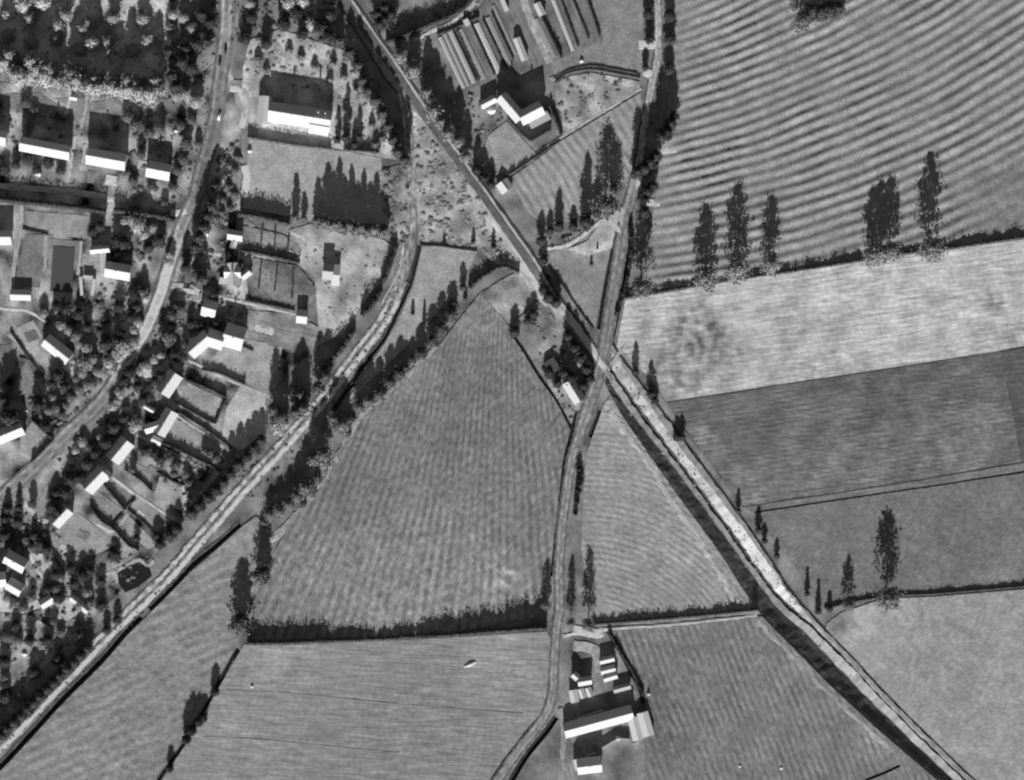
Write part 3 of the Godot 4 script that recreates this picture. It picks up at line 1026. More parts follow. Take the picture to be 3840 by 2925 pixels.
	sheet("striped_plot", pts("1915,668 2010,600 2110,525 2405,345 2400,430 2370,640 2280,760 2200,800 2050,860 1975,790"), 0.56, {"cell": 1.1, "bump": [[0.12, 2.2, 2.0]], "dir": 1.02, "rows": [4.6, 0.42], "patch": [P.call(2080, 640, 150, 1.15)]})
	sheet("farm_lawn", pts("1832,508 1900,455 1990,555 2008,575 2000,610 1862,655 1815,560"), 0.58, {"bump": [[0.08, 2.5, 1.0]], "mottle": 0.2})
	sheet("nursery_ground", pts("1640,118 1790,40 1860,-60 2210,-60 2262,150 2150,200 2060,240 1745,338"), 0.44, {"bump": [[0.12, 2.5, 4.0]], "dir": 1.147, "tex": "streak", "mottle": 0.5})
	# the village side
	sheet("garden_ground", pts("-60,300 640,370 850,200 905,400 905,800 1060,940 1200,1290 980,1500 850,1740 640,2010 430,2240 -60,2720"), 0.52, {"cell": 1.8, "y": -0.09, "bump": [[0.14, 3.5, 1.0]], "mottle": 1.7})
	sheet("wood_floor", pts("-60,-60 640,-60 640,200 600,300 300,270 -60,215"), 0.68, {"bump": [[0.25, 3.0, 1.0]], "mottle": 0.9})  # pale colour added to offset the shade under the trees
	sheet("villa_grounds", pts("912,250 935,150 1050,110 1230,170 1300,190 1400,330 1470,500 1500,600 1430,590 1250,556 935,515 905,400"), 0.66, {"bump": [[0.3, 3.0, 1.0]], "mottle": 0.9, "patch": [P.call(960, 330, 60, 0.8)]})
	sheet("villa_lawn", pts("935,522 1245,560 1430,592 1440,840 1200,835 1090,812 910,780"), 0.615, {"bump": [[0.06, 2.5, 1.0]], "mottle": 0.16})
	sheet("scrub_ground", pts("1545,400 1590,455 1790,740 1960,985 1880,1000 1790,940 1570,905 1562,720"), 0.6, {"bump": [[0.35, 3.0, 1.0]], "mottle": 1.0, "patch": [P.call(1940, 930, 70, 1.4), P.call(1830, 880, 60, 1.2)]})
	sheet("bank_grass", pts("1420,640 1530,610 1535,900 1500,930 1440,850"), 0.52, {"bump": [[0.35, 3.0, 1.0]], "mottle": 1.0})
	sheet("shed_plot", pts("1090,860 1180,835 1440,900 1478,930 1430,1050 1350,1150 1290,1250 1200,1290 1180,1040 1060,950"), 0.64, {"bump": [[0.2, 3.0, 1.0]], "mottle": 0.7})
	sheet("allotment", pts("905,1160 1110,1180 1200,1230 1190,1290 1050,1310 900,1245"), 0.52, {"bump": [[0.25, 2.0, 5.0]], "dir": 0.25, "tex": "streak", "mottle": 0.7})
	sheet("kitchen_garden", pts("905,845 1060,880 1140,930 1100,985 910,935"), 0.48, {"cell": 1.0, "bump": [[0.2, 2.0, 2.0]], "dir": 1.65, "rows": [5.5, 0.3], "mottle": 0.8})
	sheet("kitchen_garden", pts("950,968 1120,998 1185,1080 1180,1160 930,1120 925,1010"), 0.45, {"cell": 1.0, "bump": [[0.25, 2.5, 1.5]], "dir": 1.65, "rows": [4.0, 0.25], "mottle": 0.9})
	var lawns := [
		["860,1262 920,1270 1060,1300 1010,1500 930,1440 760,1390", 0.6], ["705,1435 845,1500 800,1572 668,1510", 0.58], ["900,1450 995,1480 1000,1620 900,1690 830,1640 850,1530", 0.71],
		["645,1560 790,1650 850,1720 790,1740 640,1650", 0.56], ["475,1715 580,1770 560,1800 460,1745", 0.5], ["600,1785 690,1830 690,1920 575,1860", 0.6], ["420,1815 505,1865 480,1900 400,1840", 0.54],
		["515,1860 640,1950 590,2000 480,1915", 0.57], ["365,1840 455,1905 420,1960 350,1900", 0.52], ["480,1930 590,2040 560,2060 420,1965", 0.57], ["150,1870 180,1800 185,1880 160,1940 100,1900", 0.58],
		["290,1920 440,2040 360,2080 240,2100 195,2060 200,2000", 0.57], ["75,1640 125,1575 195,1640 120,1720 78,1690", 0.56], ["95,790 390,815 345,900 100,860", 0.58], ["95,880 165,880 150,1080 55,1070", 0.46],
		["180,895 305,905 290,1010 180,1000", 0.52], ["310,950 385,955 380,1020 310,1025", 0.57], ["60,1230 125,1200 160,1260 120,1320 50,1260", 0.63], ["75,1390 100,1350 165,1480 110,1560 78,1440", 0.5],
		["-40,1300 40,1290 60,1380 0,1450 -40,1440", 0.45], ["95,2140 150,2120 172,2180 120,2200", 0.58], ["20,350 150,350 230,400 170,430 60,420 10,400", 0.5], ["200,370 420,360 470,410 330,430", 0.52],
		["700,980 790,990 760,1070 690,1060", 0.42], ["640,1120 740,1140 715,1200 630,1190", 0.46], ["590,1240 690,1230 700,1310 610,1300", 0.42], ["875,300 970,300 960,460 890,470", 0.56]]
	sheet("pale_yard", pts("-30,2165 55,2172 130,2238 165,2275 90,2300 -30,2290"), 0.8, {"bump": [[0.3, 2.5, 1.0]], "y": 0.1, "mottle": 0.7})
	sheet("pale_yard", pts("150,2265 235,2245 300,2225 330,2280 250,2330 160,2310"), 0.6, {"bump": [[0.3, 2.5, 1.0]], "y": 0.1, "mottle": 0.8})
	sheet("pale_yard", pts("225,1380 270,1350 330,1390 360,1440 320,1470 280,1420"), 0.72, {"bump": [[0.3, 2.5, 1.0]], "y": 0.1, "mottle": 0.8})
	sheet("pale_yard", pts("540,1400 600,1370 640,1400 600,1440 550,1450"), 0.76, {"bump": [[0.3, 2.5, 1.0]], "y": 0.1, "mottle": 0.8})
	sheet("pale_yard", pts("460,1560 520,1555 530,1610 480,1625"), 0.74, {"bump": [[0.3, 2.5, 1.0]], "y": 0.1, "mottle": 0.8})
	sheet("dark_garden", pts("0,1960 180,1985 200,2080 120,2075 20,2060"), 0.3, {"bump": [[0.3, 2.5, 1.0]], "y": 0.02, "mottle": 0.8})  # ground coloured darker than the plots around it
	sheet("rough_garden", pts("-30,2400 90,2400 150,2470 90,2560 -30,2600"), 0.58, {"bump": [[0.3, 2.5, 1.0]], "y": 0.06, "mottle": 0.9})
	sheet("rough_garden", pts("10,2300 120,2310 200,2360 150,2400 20,2390"), 0.6, {"bump": [[0.3, 2.5, 1.0]], "y": 0.06, "mottle": 0.9})
	sheet("pale_yard", pts("268,1655 318,1652 322,1684 275,1690"), 0.76, {"bump": [[0.2, 2.5, 1.0]], "y": 0.1, "mottle": 0.6})
	sheet("pale_yard", pts("722,372 762,362 772,380 740,398"), 0.78, {"bump": [[0.2, 2.5, 1.0]], "y": 0.1, "mottle": 0.5})
	var beds := ["560,1745 600,1760 585,1785 548,1768", "610,1690 650,1712 635,1738 598,1716", "700,1850 745,1800 765,1818 720,1868", "500,1935 520,1912 545,1930 528,1952", "90,1250 130,1235 150,1270 105,1285", "705,1130 740,1138 734,1165 700,1158", "648,1060 690,1062 684,1085 640,1082", "880,1200 940,1215 932,1240 872,1226", "960,1215 1030,1232 1022,1258 950,1240", "60,395 110,390 115,420 62,425", "350,380 395,378 398,412 352,416", "520,600 560,606 552,640 515,634", "330,640 360,646 352,690 322,684", "400,655 440,662 434,700 392,692", "1000,1010 1060,1022 1052,1060 990,1046", "300,1985 340,2000 325,2030 285,2012", "230,2040 275,2055 262,2085 220,2070", "160,2085 190,2080 200,2105 172,2112"]
	for i in beds.size():
		sheet("garden_bed", pts(beds[i]), [0.48, 0.68, 0.44, 0.74, 0.42][i % 5], {"cell": 0.9, "y": 0.13, "bump": [[0.1, 1.5, 4.0]], "dir": i * 0.7, "tex": "combed", "rows": [1.9, 0.2]})
	for q in lawns:
		sheet("lawn", pts(q[0]), q[1], {"cell": 1.2, "y": 0.09, "bump": [[0.08, 2.4, 1.0]], "mottle": 0.35, "dir": q[1] * 40.0})

func roads() -> void:
	# the straight track bed north-west of the bridge
	var st := [[1225, -100], [1295, 0], [1371, 112], [1478, 262], [1567, 395], [1643, 503], [1729, 620], [1857, 800], [1986, 984], [2052, 1092], [2157, 1228], [2238, 1343], [2275, 1396]]
	var lv := [[1.5, 0.3], [1.5, 0.3], [2.0, 0.45], [3.8, 0.6], [1.5, 0.55], [1.2, 0.5], [1.5, 0.5], [3.0, 0.66], [6.0, 0.78], [5.5, 0.76], [2.0, 0.4], [1.0, 0.4], [0.6, 0.4]]  # verge width and grey; dark first entries put shade into the colour
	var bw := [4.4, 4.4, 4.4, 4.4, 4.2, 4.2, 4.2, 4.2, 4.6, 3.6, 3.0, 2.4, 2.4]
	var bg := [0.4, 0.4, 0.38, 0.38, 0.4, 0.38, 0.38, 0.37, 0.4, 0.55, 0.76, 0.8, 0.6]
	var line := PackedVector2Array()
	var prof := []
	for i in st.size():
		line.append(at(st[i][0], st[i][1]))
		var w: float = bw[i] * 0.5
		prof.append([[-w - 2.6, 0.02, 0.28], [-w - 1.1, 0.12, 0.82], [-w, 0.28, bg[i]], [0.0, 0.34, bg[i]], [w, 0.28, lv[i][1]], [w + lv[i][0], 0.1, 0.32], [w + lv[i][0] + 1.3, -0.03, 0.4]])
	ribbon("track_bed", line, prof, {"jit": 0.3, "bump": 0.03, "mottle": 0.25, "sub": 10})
	# the rutted lane from the south-west corner
	var c := "-70,2868 40,2756 168,2622 300,2486 420,2362 535,2254 640,2150 700,2080 760,2010 825,1935 915,1830 1040,1695 1110,1615 1165,1555 1240,1465 1295,1390 1360,1305 1425,1220 1472,1140 1502,1060 1522,980 1540,860 1548,720 1545,600 1537,480 1522,380 1505,320"
	var p2 := []
	for i in c.split(" ").size():
		var y := pts(c)[i].y / UNIT + 1462.5
		var f := clampf((y - 1050.0) / 150.0, 0.0, 1.0)      # 1: two pale wheel strips, 0: a smooth grey lane
		var w := lerpf(2.3, 3.1, f)
		p2.append([[-w - 0.9, 0.02, lerpf(0.72, 0.45, f)], [-w, 0.16, lerpf(0.53, 0.74, f)], [-w * 0.35, 0.16, lerpf(0.53, 0.42, f)], [w * 0.05, lerpf(0.18, 0.3, f), lerpf(0.6, 0.5, f)], [w * 0.3, 0.16, lerpf(0.53, 0.9, f)], [w, 0.16, lerpf(0.5, 0.5, f)], [w + 0.5, 0.02, 0.45]])
	ribbon("rutted_lane", pts(c), p2, {"jit": 0.55, "bump": 0.1, "mottle": 0.55, "sub": 10})
	# the village road
	var v := "851,-60 850,0 848,100 838,200 822,320 810,430 783,548 762,619 731,738 685,843 662,914 632,1000 606,1090 572,1180 540,1250 476,1350 414,1458 350,1538 248,1630 119,1762 29,1843 -60,1925"
	var p3 := []
	var vg := [0.6, 0.6, 0.6, 0.55, 0.55, 0.5, 0.5, 0.5, 0.5, 0.6, 0.72, 0.88, 0.9, 0.84, 0.8, 0.72, 0.52, 0.54, 0.56, 0.56, 0.56, 0.56]  # road greys; the pale bend entries put sun glare into the colour
	for i in vg.size():
		var g: float = vg[i]
		p3.append([[-4.5, 0.02, 0.42], [-4.3, 0.22, 0.46], [-2.75, 0.22, 0.66], [-2.7, 0.1, g], [-1.2, 0.14, g * 0.88], [1.2, 0.14, g * 1.04], [2.7, 0.1, 0.62], [2.75, 0.22, 0.4], [4.2, 0.22, 0.38], [4.4, 0.02, 0.38]])
	ribbon("village_road", pts(v), p3, {"jit": 0.25, "bump": 0.03, "mottle": 0.3, "sub": 10})
	# the lane that becomes the main road
	var e := "2464,-60 2464,0 2468,60 2468,120 2469,180 2462,240 2446,300 2430,390 2414,480 2404,560 2394,620 2383,670 2368,740 2350,805 2336,870 2322,960 2307,1050 2291,1150 2276,1250 2258,1340 2241,1420 2216,1500 2192,1570 2166,1650 2149,1700 2138,1760 2124,1850 2110,1950 2101,2060 2096,2150 2098,2220 2098,2290 2088,2345 2082,2420 2076,2520 2072,2600 2050,2672 2003,2742 1940,2820 1868,2925 1825,2990"
	var n := e.split(" ").size()
	var p4 := []
	for i in n:
		var y := pts(e)[i].y / UNIT + 1462.5
		var w := 1.6 if y < 640.0 else 2.4 if y < 1600.0 else 1.75
		var g := 0.64 if y < 700.0 else 0.5 if y < 1550.0 else 0.54
		var vw := 0.5 if y < 700.0 else 1.1
		p4.append([[-w - vw - 0.3, 0.02, 0.5], [-w - vw, 0.16, 0.4], [-w, 0.17, g], [-w * 0.25, 0.22, g * 0.9], [w * 0.25, 0.22, g * 1.04], [w, 0.17, 0.38], [w + vw, 0.16, 0.36], [w + vw + 0.3, 0.02, 0.4]])
	ribbon("main_road", pts(e), p4, {"jit": 0.4, "bump": 0.03, "mottle": 0.3, "sub": 14})
	# lesser ways
	path("path", "1545,150 1580,140 1625,112 1680,92 1730,55 1775,15 1820,-40", 1.6, 0.68)
	path("rough_verge", "2285,1540 2330,1600 2440,1745 2510,1865 2580,1960 2650,2070 2710,2170 2765,2262", 2.6, 0.66, 0.3, 1.3)
	path("rough_verge", "2835,2330 2940,2428 3070,2562 3218,2702 3350,2818", 2.2, 0.6, 0.28, 1.3)
	path("rough_verge", "1640,1290 1540,1400 1420,1500 1330,1600 1260,1720 1200,1830 1120,1920 1010,2040", 2.6, 0.6, 0.2, 1.4)
	path("path", "1945,-60 1985,60 2030,165 2063,235", 3.8, 0.64)
	path("driveway", "2062,300 2100,280 2133,266 2180,255 2214,252 2300,266 2395,284", 1.8, 0.62)
	path("driveway", "862,330 885,335 905,350 918,390 918,430 905,480", 3.2, 0.86, 0.15)
	path("path", "280,510 270,570 262,620 252,685", 1.8, 0.68)
	path("path", "318,540 312,600 305,640", 1.2, 0.66)
	path("path", "262,335 258,380 248,430", 1.2, 0.7)
	path("path", "325,360 318,420 300,480", 1.2, 0.62)
	path("path", "80,770 75,850 55,980 35,1130", 1.9, 0.62)
	path("path", "170,880 172,960 165,1020", 1.0, 0.62)
	path("path", "305,905 298,980 290,1030", 1.0, 0.64)
	path("path", "-40,1155 60,1160 110,1168 175,1210", 1.2, 0.72)
	path("path", "30,1250 80,1300 140,1370 180,1430", 1.4, 0.6)
	path("path", "620,1190 690,1225 700,1300", 2.2, 0.6)
	path("path", "660,1340 740,1365 850,1420 1000,1480", 1.0, 0.66)
	path("path", "575,1435 640,1490", 0.9, 0.6)
	path("path", "530,1410 528,1500 550,1530", 1.1, 0.66)
	path("path", "510,1630 570,1660 640,1695 770,1760", 1.0, 0.62)
	path("path", "640,1545 680,1570 760,1620 860,1690", 1.1, 0.62)
	path("path", "420,1790 520,1860 610,1920 665,1960", 1.2, 0.7)
	path("path", "685,1820 692,1880 692,1915", 1.3, 0.74)
	path("path", "360,1960 425,1990 480,1925", 1.3, 0.68)
	path("path", "250,1730 300,1760 300,1800 350,1850", 1.3, 0.6)
	path("path", "90,1880 140,1940 180,1960", 2.2, 0.7)
	path("path", "370,2165 430,2140 480,2115 520,2098 555,2120 575,2100", 1.5, 0.62)
	path("path", "115,2075 130,2120 165,2170", 1.6, 0.74)
	path("path", "660,1085 745,1095", 2.0, 0.72)
	path("path", "705,1020 730,960 760,930", 1.2, 0.68)
	path("path", "755,945 830,955", 1.6, 0.68)
	path("path", "725,1075 760,1095 880,1125 1010,1155 1110,1180", 1.3, 0.7)
	path("path", "895,925 890,1000 885,1100", 1.0, 0.7)
	path("path", "1080,870 1150,900 1220,940", 1.8, 0.7)
	path("path", "640,795 665,800 700,790", 3.2, 0.82)
	path("path", "1520,960 1480,1045 1430,1140", 0.9, 0.6)
	path("terrace_street", "-60,690 90,705 260,718 420,745 470,755", 2.6, 0.68)
	path("farm_track", "2100,2655 2115,2740 2110,2830 2130,2925", 2.4, 0.56)
	path("farm_yard_path", "2150,2360 2230,2375 2262,2368", 4.5, 0.74)
	path("field_path", "2110,2385 2250,2362 2500,2345 2700,2325 2840,2308", 1.2, 0.72)
	path("path", "2290,1370 2310,1340 2345,1290", 1.4, 0.6)
	path("path", "2040,930 2080,930 2140,912 2200,870 2260,825", 1.6, 0.76)
	path("path", "1895,655 1960,608 2050,550 2100,517 2250,425 2405,333", 0.8, 0.66)
	path("path", "2290,440 2330,500 2350,600", 1.0, 0.66)
	path("path", "885,1125 888,1085", 1.0, 0.7)
	path("path", "1705,905 1660,820 1700,760", 1.4, 0.68)
	path("path", "1880,930 1900,980 1960,1030", 2.2, 0.82)
	path("yard", "2395,168 2462,166", 4.5, 0.84)
	path("yard", "2415,265 2450,285", 4.0, 0.84)
	path("yard", "2466,568 2538,566", 3.2, 0.8)
	path("yard", "2412,650 2375,700 2362,760", 4.2, 0.82)
	path("yard", "2405,755 2475,765", 3.6, 0.72)
	path("farm_yard", "2150,2420 2235,2440 2255,2520", 5.0, 0.6)
	# the bridge that carries the road over the sunk track
	var br := base("road_bridge", at(2262, 1368), -0.0)
	tag(br, "short low road bridge where the main road crosses the sunk track", "bridge")
	var dirv := (at(2245, 1410) - at(2275, 1290)).normalized()
	var ang := -dirv.angle()
	var deck := mb()
	box(deck, Vector3(0, -0.15, 0), Vector3(17.0, 0.3, 6.2), ang)
	build(deck, "deck", wall_mat(0.3), br)
	for s in [-1.0, 1.0]:
		var pa := mb()
		var off: Vector2 = Vector2(-dirv.y, dirv.x) * 3.25 * s
		box(pa, Vector3(off.x, 0.42, off.y), Vector3(9.0, 0.85, 0.28), ang)
		box(pa, Vector3(off.x, 0.88, off.y), Vector3(9.2, 0.1, 0.4), ang)
		build(pa, "parapet", wall_mat(0.36), br)

func buildings() -> void:
	var W := 0.55
	house("terrace_house", "white roofed terrace block cut by the left edge", "house", [[-70, 506, 31, 524, 3.6, 5.8, 1.0, W]], 0.5, [[-10, 515, 10.4]])
	house("terrace_house", "long white roofed terrace block, middle of the row of three", "house", [[86, 543, 268, 578, 3.6, 6.0, 1.0, W]], 0.5, [[130, 551, 10.6], [215, 567, 10.6]])
	house("terrace_house", "shorter white roofed terrace block nearest the village road", "house", [[334, 588, 476, 613, 4.2, 5.8, 0.95, W]], 0.5, [[400, 600, 10.8]])
	house("cottage", "white cottage under dark trees west of the village road", "house", [[556, 634, 640, 650, 4.2, 3.0, 0.85, W]], 0.5, [[600, 643, 7.6]])
	house("villa", "large white villa with a side wing, standing north of its lawn", "house", [[1014, 421, 1242, 457, 5.2, 4.6, 0.85, W], [1165, 470, 1236, 482, 4.4, 4.2, 0.6, W], [998, 366, 990, 466, 3.3, 3.6, 0.7, 0.6]], 0.55, [[1198, 428, 10.8], [1225, 432, 10.8], [1100, 436, 10.6]])
	house("farmhouse", "angled white roofed house with two wings beside the nursery", "house", [[1880, 366, 1952, 450, 3.2, 5.6, 1.1, W], [1951, 449, 2030, 408, 3.7, 5.4, 1.1, W]], 0.5, [[1915, 408, 10.4], [1990, 428, 10.6]])
	flat_block("garden_room", "grey flat roofed room on the south side of the angled house", "extension", 2022, 452, 11.5, 4.6, -0.47, 3.2, 0.42)
	house("outbuilding", "narrow white roofed outbuilding west of the angled house", "shed", [[1806, 398, 1856, 372, 1.9, 3.0, 0.7, W]], 0.45)
	house("hut", "small square white hut beside the track bed", "hut", [[1881, 684, 1903, 714, 3.4, 1.9, 0.5, 0.75]], 0.6, [], "", false)
	house("nursery_shed", "white roofed nursery shed in the middle of the seedbeds", "shed", [[1937, 147, 1968, 226, 1.7, 2.6, 0.35, W]], 0.5)
	house("nursery_shed", "small white nursery shed at the top edge of the picture", "shed", [[2014, 16, 2034, 58, 1.7, 2.6, 0.35, W]], 0.5)
	flat_block("hut", "tiny white hut at the corner of the seedbeds by the path", "hut", 1750, 86, 3.2, 2.6, 1.1, 2.0, 0.85, 0.5)
	flat_block("hut", "white glazed hut north of the seedbeds at the top edge", "hut", 1892, 22, 6.4, 2.0, 1.15, 2.0, 0.85, 0.5)
	house("keepers_cottage", "white cottage in the fork between main road and sunk track", "house", [[2130, 1432, 2174, 1504, 3.3, 3.2, 1.0, W]], 0.5, [[2148, 1462, 7.8]])
	flat_block("outhouse", "flat roofed outhouse, shade put into its roof colour, behind the white fork cottage", "shed", 2070, 1372, 7.0, 6.0, 0.95, 2.4, 0.07, 0.2)  # a grey roof; its dark colour stands in for shade
	house("house", "white house with three small wings and walled lawn", "house", [[343, 940, 412, 934, 1.7, 3.4, 0.8, W], [389, 944, 390, 1014, 1.3, 2.8, 0.6, W], [402, 1010, 492, 1026, 4.0, 3.6, 0.8, W]], 0.5, [[440, 1018, 7.8]])
	house("glasshouse", "long white topped glasshouse at the foot of the tennis lawns", "shed", [[44, 1106, 117, 1108, 2.6, 2.2, 0.6, W]], 0.5)
	house("house", "white house cut by the left edge beside the long garden path", "house", [[-60, 892, 46, 892, 3.6, 3.6, 0.9, W]], 0.5)
	house("house", "white roofed house set diagonally west of the road bend", "house", [[176, 1276, 264, 1346, 3.7, 3.2, 0.9, W]], 0.5, [[220, 1311, 7.6]])
	house("house", "white roofed house north of the square hedged lawn", "house", [[612, 1474, 662, 1402, 4.3, 3.6, 0.9, W]], 0.5, [[637, 1438, 8.6]])
	house("large_house", "largest white house of the lower village, with a stepped plan", "house", [[714, 1322, 784, 1262, 4.0, 3.8, 0.9, W], [782, 1264, 840, 1282, 4.6, 3.7, 0.8, W], [846, 1254, 916, 1274, 6.2, 3.6, 0.6, W]], 0.5, [[750, 1290, 8.8], [880, 1266, 8.8]])
	house("bungalow", "small white bungalow between two village gardens", "house", [[764, 1152, 812, 1165, 4.4, 2.8, 0.8, W]], 0.5)
	house("house", "white house with crossing roofs above the kitchen garden", "house", [[872, 990, 880, 1072, 3.4, 3.6, 0.9, W], [846, 1022, 904, 1024, 2.8, 3.5, 0.9, W]], 0.5, [[875, 1022, 8.4]])
	flat_block("garage", "tiny white flat roofed garage west of the crossing roofs", "garage", 838, 1055, 3.6, 3.2, 0.2, 2.4, 0.85)
	house("shed", "small white roofed shed east of the crossing roofs", "shed", [[908, 1040, 936, 1018, 1.9, 2.4, 0.8, W]], 0.5)
	house("house", "white T shaped house at the corner of the kitchen garden", "house", [[858, 880, 910, 888, 2.5, 3.0, 0.9, W], [886, 890, 874, 930, 1.4, 2.6, 0.7, W]], 0.5)
	house("shed", "little white shed east of the village road bend", "shed", [[750, 868, 783, 879, 2.0, 2.4, 0.8, W]], 0.5)
	house("barn", "lone barn with a white end on the bare plot", "barn", [[1215, 1018, 1250, 1022, 4.0, 4.2, 0.5, 0.42], [1248, 1032, 1274, 1034, 5.4, 3.2, 0.3, W]], 0.5)
	house("shed", "pale roofed shed at the end of the allotment path", "shed", [[1116, 1186, 1152, 1190, 3.4, 2.6, 0.6, 0.55]], 0.4)
	house("house", "white roofed house at the left edge, west of the village road", "house", [[-40, 1656, 88, 1604, 3.6, 3.8, 0.9, W]], 0.5, [[30, 1627, 8.4]])
	house("house", "white house with a pointed side wing beside a triangular lawn", "house", [[598, 1626, 648, 1542, 3.6, 3.6, 0.9, W], [548, 1610, 606, 1592, 2.3, 3.2, 0.9, W]], 0.5, [[622, 1585, 8.2]])
	house("house", "white roofed house, upper of the pair with hedged long gardens", "house", [[426, 1722, 482, 1654, 4.2, 3.6, 0.9, W]], 0.5, [[455, 1687, 8.6]])
	house("house", "white roofed house, lower of the pair with hedged long gardens", "house", [[328, 1832, 390, 1768, 4.2, 3.6, 0.9, W], [392, 1776, 412, 1792, 2.4, 2.6, 0.6, W]], 0.5, [[360, 1799, 8.6]])
	house("house", "small white roofed house with a wide rough garden", "house", [[206, 1962, 258, 1908, 3.6, 3.2, 0.9, W]], 0.5, [[232, 1935, 7.6]])
	house("house", "white house with a square lawn in the lower left corner", "house", [[28, 2086, 98, 2124, 3.8, 3.4, 0.9, W]], 0.5, [[60, 2104, 8.0]])
	house("house", "white house cut by the left edge, lowest but one", "house", [[-30, 2176, 26, 2170, 3.8, 3.2, 0.9, W], [36, 2186, 84, 2214, 3.4, 3.1, 0.8, W]], 0.5)
	house("shed", "small white shed, left of the two at the lane side", "shed", [[158, 2268, 198, 2242, 2.3, 2.4, 0.7, W]], 0.5)
	house("shed", "narrow white shed, right of the two at the lane side", "shed", [[272, 2240, 332, 2290, 1.7, 2.4, 0.7, W]], 0.5)
	house("shed", "long low white shed west of the largest white house", "shed", [[712, 1281, 742, 1272, 1.3, 2.2, 0.6, W]], 0.5, [], "", false)
	house("shed", "white shed at the foot of the long terrace gardens", "shed", [[138, 650, 154, 654, 1.1, 2.1, 0.7, W]], 0.5, [], "", false)
	house("shed", "small white shed behind the long terrace block", "shed", [[268, 366, 290, 370, 1.1, 2.1, 0.7, W]], 0.5, [], "", false)
	house("shed", "tiny white shed on a path below the pointed wing house", "shed", [[574, 1645, 606, 1660, 1.6, 2.2, 0.7, W]], 0.5)
	house("shed", "tiny white shed above the pointed wing house", "shed", [[546, 1523, 578, 1542, 1.0, 2.2, 0.7, W]], 0.5, [], "", false)
	# the farm by the main road
	house("farm_barn", "long white roofed barn closing the north side of the farmyard", "barn", [[2118, 2738, 2369, 2670, 3.9, 2.6, 0.7, W], [2373, 2690, 2393, 2772, 2.7, 2.5, 0.4, 0.9]], 0.45)
	house("farm_barn", "white roofed barn on the east side of the farmyard", "barn", [[2408, 2672, 2432, 2756, 2.8, 2.6, 0.3, 0.9]], 0.45)
	house("farmhouse", "white farmhouse on the south side of the farmyard", "house", [[2166, 2872, 2252, 2862, 4.0, 3.6, 0.85, W], [2162, 2846, 2172, 2882, 1.8, 3.0, 0.7, W]], 0.5, [[2210, 2867, 8.2]])
	var sh := [
		[2150, 2526, 2166, 2540, 1.7, 3.6, "smallest white hay shed, nearest the main road"], [2168, 2556, 2216, 2548, 2.0, 3.4, "white hay shed with a bowed front, west side of the yard"],
		[2148, 2588, 2156, 2630, 2.0, 2.4, "broad white hay shed standing end on, leftmost of three"], [2177, 2584, 2188, 2614, 1.3, 2.2, "narrow white hay shed, middle of three standing end on"],
		[2204, 2580, 2216, 2608, 1.3, 2.2, "narrow white hay shed, rightmost of three standing end on"], [2250, 2478, 2300, 2466, 1.5, 2.6, "white hay shed, topmost of three parallel ones"],
		[2254, 2516, 2304, 2504, 1.6, 2.4, "white hay shed, middle of three parallel ones"], [2264, 2544, 2311, 2530, 1.6, 2.4, "white hay shed, lowest of three parallel ones"]]
	for q in sh:
		house("hay_shed", q[6], "shed", [[q[0], q[1], q[2], q[3], q[4], q[5], 0.5, W if absf(q[2] - q[0]) > absf(q[3] - q[1]) else 0.9]], 0.4, [], "hay sheds of the roadside farm")
	house("hay_shed", "grey roofed hay shed behind the white farm sheds", "shed", [[2302, 2586, 2361, 2570, 1.5, 2.0, 0.5, 0.36]], 0.35, [], "hay sheds of the roadside farm")
	flat_block("pergola", "white pergola, left side of the U in the garden", "pergola", 307, 1074, 9.6, 1.3, 1.5, 2.2, 0.8)
	flat_block("pergola", "white pergola, top of the U in the garden", "pergola", 332, 1040, 5.0, 1.3, 0.1, 2.25, 0.8)
	flat_block("pergola", "white pergola, right side of the U in the garden", "pergola", 352, 1078, 8.6, 1.3, 1.7, 2.2, 0.8)
	# seedbeds of the nursery
	for q in [
		[1650, 140, 1740, 332, 2.2, 0.7, 0.52, "pale seedbed frame, leftmost of the nursery rows"], [1667, 128, 1757, 322, 1.8, 0.7, 0.42, "grey seedbed frame, second from the left in the nursery"],
		[1688, 118, 1778, 312, 2.3, 0.7, 0.5, "pale seedbed frame, third from the left in the nursery"], [1722, 112, 1812, 298, 3.2, 0.7, 0.4, "wide grey seedbed frame, fourth from the left"],
		[1786, 88, 1873, 275, 2.9, 0.8, 0.72, "whitest long seedbed frame, west of the nursery shed"], [1828, 66, 1912, 248, 2.6, 0.7, 0.36, "grey seedbed frame touching the nursery shed plot"],
		[2066, -20, 2150, 192, 2.0, 0.8, 0.72, "white seedbed frame bounding the eastern nursery beds"], [1850, 20, 1935, 205, 1.6, 0.7, 0.3, "dim seedbed frame just west of the nursery shed"],
		[2010, 70, 2080, 215, 2.2, 0.6, 0.34, "dim seedbed frame beside the wide nursery path"]]:
		frame_row(q[0], q[1], q[2], q[3], q[4], q[5], q[6], q[7])

